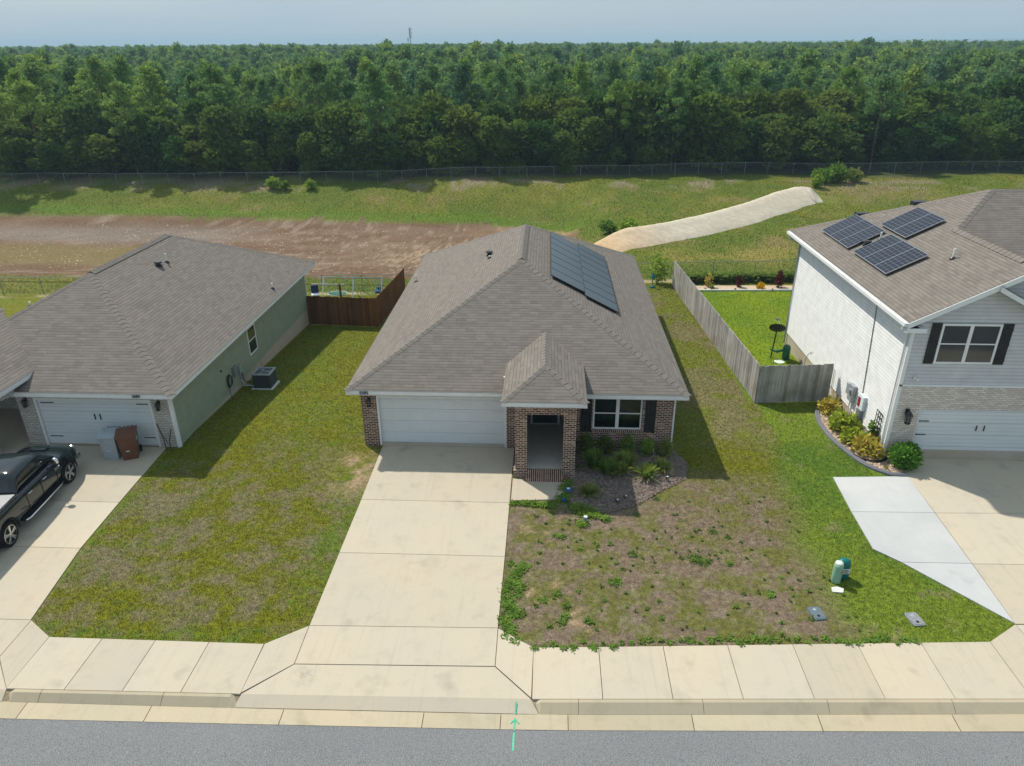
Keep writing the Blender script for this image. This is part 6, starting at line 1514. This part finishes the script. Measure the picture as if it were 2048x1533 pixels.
q = MB(); q.tube([(0,0,0),(.05,-.15,.3),(-.25,-.35,.12),(.0,-.5,.05)], .02, 5); q.tube([(.05,-.15,.3),(.35,-.35,.10),(.55,-.25,.05)], .018, 5); q.tube([(.05,-.15,.3),(.02,-.05,.55)], .015, 5); o_ = q.build('dry_branch', 'straw'); o_.location = (11.2,-.75,.02); tag(o_, 'bare bleached branch lying between the shrubs of the front bed', 'branch')
# small things in and near the bed
def path_light(lb, x, y, mat='black_metal', top='cloth_white'):
    t = thing('garden_light', lb, 'garden light', (x, y, Hs(x, y))); q = MB(); q.tube([(0,0,-.05),(0,0,.16)], .012, 5); q.build('stake', mat, t)
    q = MB(); q.lathe([(.03,.14),(.075,.16),(.07,.19),(.02,.205)], (0,0,0), 10); q.build('cap', mat, t); q = MB(); q.lathe([(.035,.206),(.03,.212)], (.03,-.02,0), 8); q.build('lens', top, t)
path_light('small black garden light among the weeds at the front of the bed', 9.93, -3.45)
path_light('small black garden light at the right edge of the bed by the lawn', 11.55, -2.15)
path_light('tiny white-topped garden light lying in the mulch', 9.62, -3.7)
tag(MB().lathe([(.10,.0),(.15,.06),(.13,.09),(.05,.10)], (0,0,0), 14).build('solar_spotlight', 'plastic_blue'), 'round blue-black spotlight with white pattern in the weeds beside the walk', 'spotlight').location = (7.98,-3.0,.04)
q = MB(); q.box(-.06,-.04,.10,.05,.05,.112); q.build('lens', 'cloth_white', bpy.data.objects['solar_spotlight'])
tag(MB().box(-.07,-.07,0,.07,.07,.10).build('blue_block', 'plastic_blue', bevel=.015), 'small blue block in the weeds at the corner of the walk', 'garden ornament').location = (7.80,-3.62,.04)
cp = thing('cleanout_post', 'short dark green post with white top in the lawn before the front bed', 'post', (8.50,-4.80,0)); q = MB(); q.lathe([(.06,0),(.06,.22)], (0,0,0), 12); q.build('pipe', 'lid_grey', cp); q = MB(); q.lathe([(.065,.22),(.065,.245)], (0,0,0), 12); q.build('cap', 'cloth_white', cp)
# ================================================================= utilities by the kerb
pd_ = thing('telecom_pedestal', 'pale mint round-topped utility pedestal with orange sticker', 'utility pedestal', (15.74,-7.42,0)); q = MB(); q.lathe([(.13,0),(.135,.05),(.135,.60),(.12,.66)], (0,0,0), 18); q.build('case', 'plastic_mint', pd_, smooth=True)
q = MB(); q.lathe([(.12,.655),(.11,.70),(.05,.725)], (0,0,0), 18); q.build('cap', 'plastic_mint_top', pd_, smooth=True)
q = MB(); q.wall([(.06,-.137,.40),(.13,-.09,.40),(.13,-.09,.48),(.06,-.137,.48)]); q.build('sticker', 'plastic_orange', pd_)
pg = thing('utility_box', 'dark teal utility box with a white notice, behind the mint pedestal', 'utility box', (15.98,-7.20,0), .1); q = MB(); q.lathe([(.21,0),(.215,.06),(.205,.50),(.17,.62),(.07,.66)], (0,0,0), 18, sy=.75); q.build('case', 'plastic_teal', pg, smooth=True)
q = MB(); q.box(-.10,-.168,.24,.13,-.160,.42); nt_ = q.build('notice', 'label_white', pg)
for k in range(4): q = MB(); q.box(-.08,-.172,.27+k*.035,.10-.03*(k%2),-.169,.283+k*.035); q.build('text_line', 'black_metal', nt_)
q = MB(); q.prism([(-.17,-.10),(.13,-.12),(.20,.05),(.05,.13),(-.14,.10)], 0, .04); o_ = q.build('concrete_pad', 'concrete_pale'); o_.location = (15.66,-7.80,-.01); tag(o_, 'broken pale concrete slab lying in the grass below the mint pedestal', 'slab')
def valve(name, lb, x, y, rz, mat):
    t = thing(name, lb, 'meter lid', (x, y, .0), rz); q = MB(); q.prism([(-.15,-.25),(.15,-.25),(.18,-.18),(.18,.18),(.15,.25),(-.15,.25),(-.18,.18),(-.18,-.18)], -.05, .035); q.build('frame', mat, t)
    q = MB(); q.prism([(-.12,-.21),(.12,-.21),(.145,-.16),(.145,.16),(.12,.21),(-.12,.21),(-.145,.16),(-.145,-.16)], .03, .045); l = q.build('lid', mat, t)
    for yy in (-.12, .13): q = MB(); q.lathe([(.045,.046),(.04,.048)], (.0, yy, 0), 12); q.build('reader_hole', 'dark_void' if yy < 0 else 'grey_metal', l)
valve('water_meter_lid', 'blue-black water meter lid in the dead lawn near the pavement', 14.74, -8.80, .15, 'lid_blue')
valve('water_meter_lid', 'grey water meter lid in the lush lawn near the pavement', 17.36, -8.92, .15, 'lid_grey')
# ================================================================= rear flower bed
RB = [(16.75,22.9),(29,23.6),(29,24.7),(16.75,24.2)]
mb = MB(); mb.wall([(x, y, float(H(x, y))+.02) for x, y in RB]); tag(mb.build('rear_gravel_bed', 'gravel_bed'), kind='structure')
q = MB(); q.bar((16.85,22.85,Hs(17,22.8)+.05),(29,23.5,Hs(29,23.5)+.05),.10,.14); tag(q.build('rear_bed_kerb', 'concrete_pale'), 'straight pale kerb between the lime lawn and the rear flower bed', 'edging')
bush('red_plant', 'tall dark red leafed plant, rightmost in the rear flower bed', 'plant', 23.1, 24.0, .28, 1.15, 260, 'leaf_red', .11, 71)
bush('red_plant', 'shorter dark red plant in the middle of the rear flower bed', 'plant', 20.35, 24.0, .24, .8, 160, 'leaf_red', .10, 72)
bush('red_plant', 'reddish-green plant at the fence end of the rear flower bed', 'plant', 18.3, 24.0, .28, .9, 150, 'leaf_croton_red', .10, 73)
bush('yellow_flowers', 'bright yellow flowering plant in the rear flower bed', 'flowers', 21.75, 23.55, .36, .42, 240, 'flower_yellow', .09, 74)
bush('low_plant', 'small dark plant near the fence end of the rear flower bed', 'plant', 18.4, 23.3, .2, .25, 60, 'leaf_dark', .07, 75)
for x in (17.9, 19.9, 22.4): path_light('small black light on the kerb of the rear flower bed, ' + {17.9:'nearest the grey fence',19.9:'middle one',22.4:'nearest the white house'}[x], x, 23.05)
bush('young_tree', 'young thin-stemmed tree with loose leaves beside the grey fence end', 'tree', 14.9, 24.6, .85, 2.2, 420, 'leaf_lime', .13, 76)
lp = thing('garden_lantern', 'small teal pagoda-shaped ornament on a stick beside the young tree', 'garden ornament', (14.4, 23.7, Hs(14.4, 23.7))); q = MB(); q.tube([(0,0,0),(0,0,.75)], .02, 6); q.build('stick', 'plastic_teal', lp)
q = MB(); q.lathe([(.06,.62),(.2,.70),(.03,1.05)], (0,0,0), 4); q.build('roof', 'plastic_teal', lp); q = MB(); q.lathe([(.22,0),(.18,.12),(.05,.16)], (0,0,0), 10); q.build('base', 'plastic_teal', lp)
# ================================================================= field bushes
for i, (x, y, r, h_, lf, n_, lb) in enumerate([(37.3,58.6,1.3,1.5,'leaf_shrub',900,'left half of the double bush by the far fence'),(39.2,58.9,1.4,1.8,'leaf_shrub',1100,'taller right bush of the pair by the far fence'),(41.2,59.6,1.2,1.3,'leaf_olive',600,'loose olive bush right of the pair by the far fence'),
        (36.2,56.2,.9,1.3,'leaf_lime',380,'lime-green weed bush just above the top of the clay bank'),(-23.6,56.6,.8,1.1,'leaf_lime',320,'lime bush before the far fence, left one of the small group'),(-22.2,56.4,.6,.8,'leaf_shrub',200,'small bush beside the lime one before the far fence'),(-19.3,56.5,.7,.9,'leaf_lime',260,'isolated lime bush before the far fence, right one of the group'),
        (14.2,38.4,1.0,1.1,'leaf_lime',420,'round lime bush at the foot of the clay bank'),(12.6,39.6,.8,.9,'leaf_shrub',300,'small bush left of the lime one at the clay bank foot')]):
    bush('field_bush', lb, 'bush', x, y, r*(.5 if i == 9 else 1), h_*(.5 if i == 9 else 1), n_, lf, .2, 80+i)
q = MB(); q.tube([(-.1,0,0),(-.12,.02,.5),(-.3,.1,1.15)], .025, 5); q.tube([(.06,0,0),(.1,0,.45),(.3,-.05,1.0)], .02, 5); q.tube([(.02,0,.3),(0,-.1,.7)], .015, 5); o_ = q.build('bare_shrub', 'bark'); o_.location = (-7.62,-.75,0); tag(o_, 'bare leafless twigs growing at the right pier of the white brick garage', 'shrub')
# ================================================================= haze
hz_ = MB(); hz_.box(-3700, -80, -12, 3700, 5600, 46)
hm = bpy.data.materials.new('haze'); hm.use_nodes = True; t = hm.node_tree; t.nodes.clear(); pv = t.nodes.new('ShaderNodeVolumePrincipled'); oo = t.nodes.new('ShaderNodeOutputMaterial')
pv.inputs['Color'].default_value = (.55,.78,.95,1); pv.inputs['Density'].default_value = .00038; t.links.new(pv.outputs[0], oo.inputs['Volume']); MAT['haze'] = hm
HZ = hz_.build('haze', 'haze'); tag(HZ, kind='stuff')

# loose stones on the bare earth
rs = np.random.RandomState(77); n = 1500; X = rs.uniform(-42, 8, n); Y = rs.uniform(31.5, 47, n); Z = H(X, Y); D = rs.normal(0, 1, (n, 3)); D[:, 2] = np.abs(D[:, 2])*.6; r_s = rs.uniform(.04, .16, n)**1.3
P = np.stack([X, Y, Z-.01], 1); tri = []; a_ = rs.uniform(0, 6.28, n); V = []
for k in range(4): V.append(P+np.stack([np.cos(a_+k*PI/2)*r_s*rs.uniform(.7,1.3,n), np.sin(a_+k*PI/2)*r_s*rs.uniform(.7,1.3,n), np.zeros(n)], 1))
V.append(P+np.stack([0*r_s, 0*r_s, r_s*.55], 1)); V = np.stack(V, 1).reshape(-1, 3); b0 = np.arange(n)*5
F = np.concatenate([np.stack([b0+k, b0+(k+1)%4, b0+4], 1) for k in range(4)]); plain('stone_pale', (.5,.43,.34), .9, var=.3, scale=3)
tag(np_mesh('scattered_stones', V, F, 'stone_pale'), 'pale loose stones scattered over the bare brown earth', 'stones', kind='stuff')
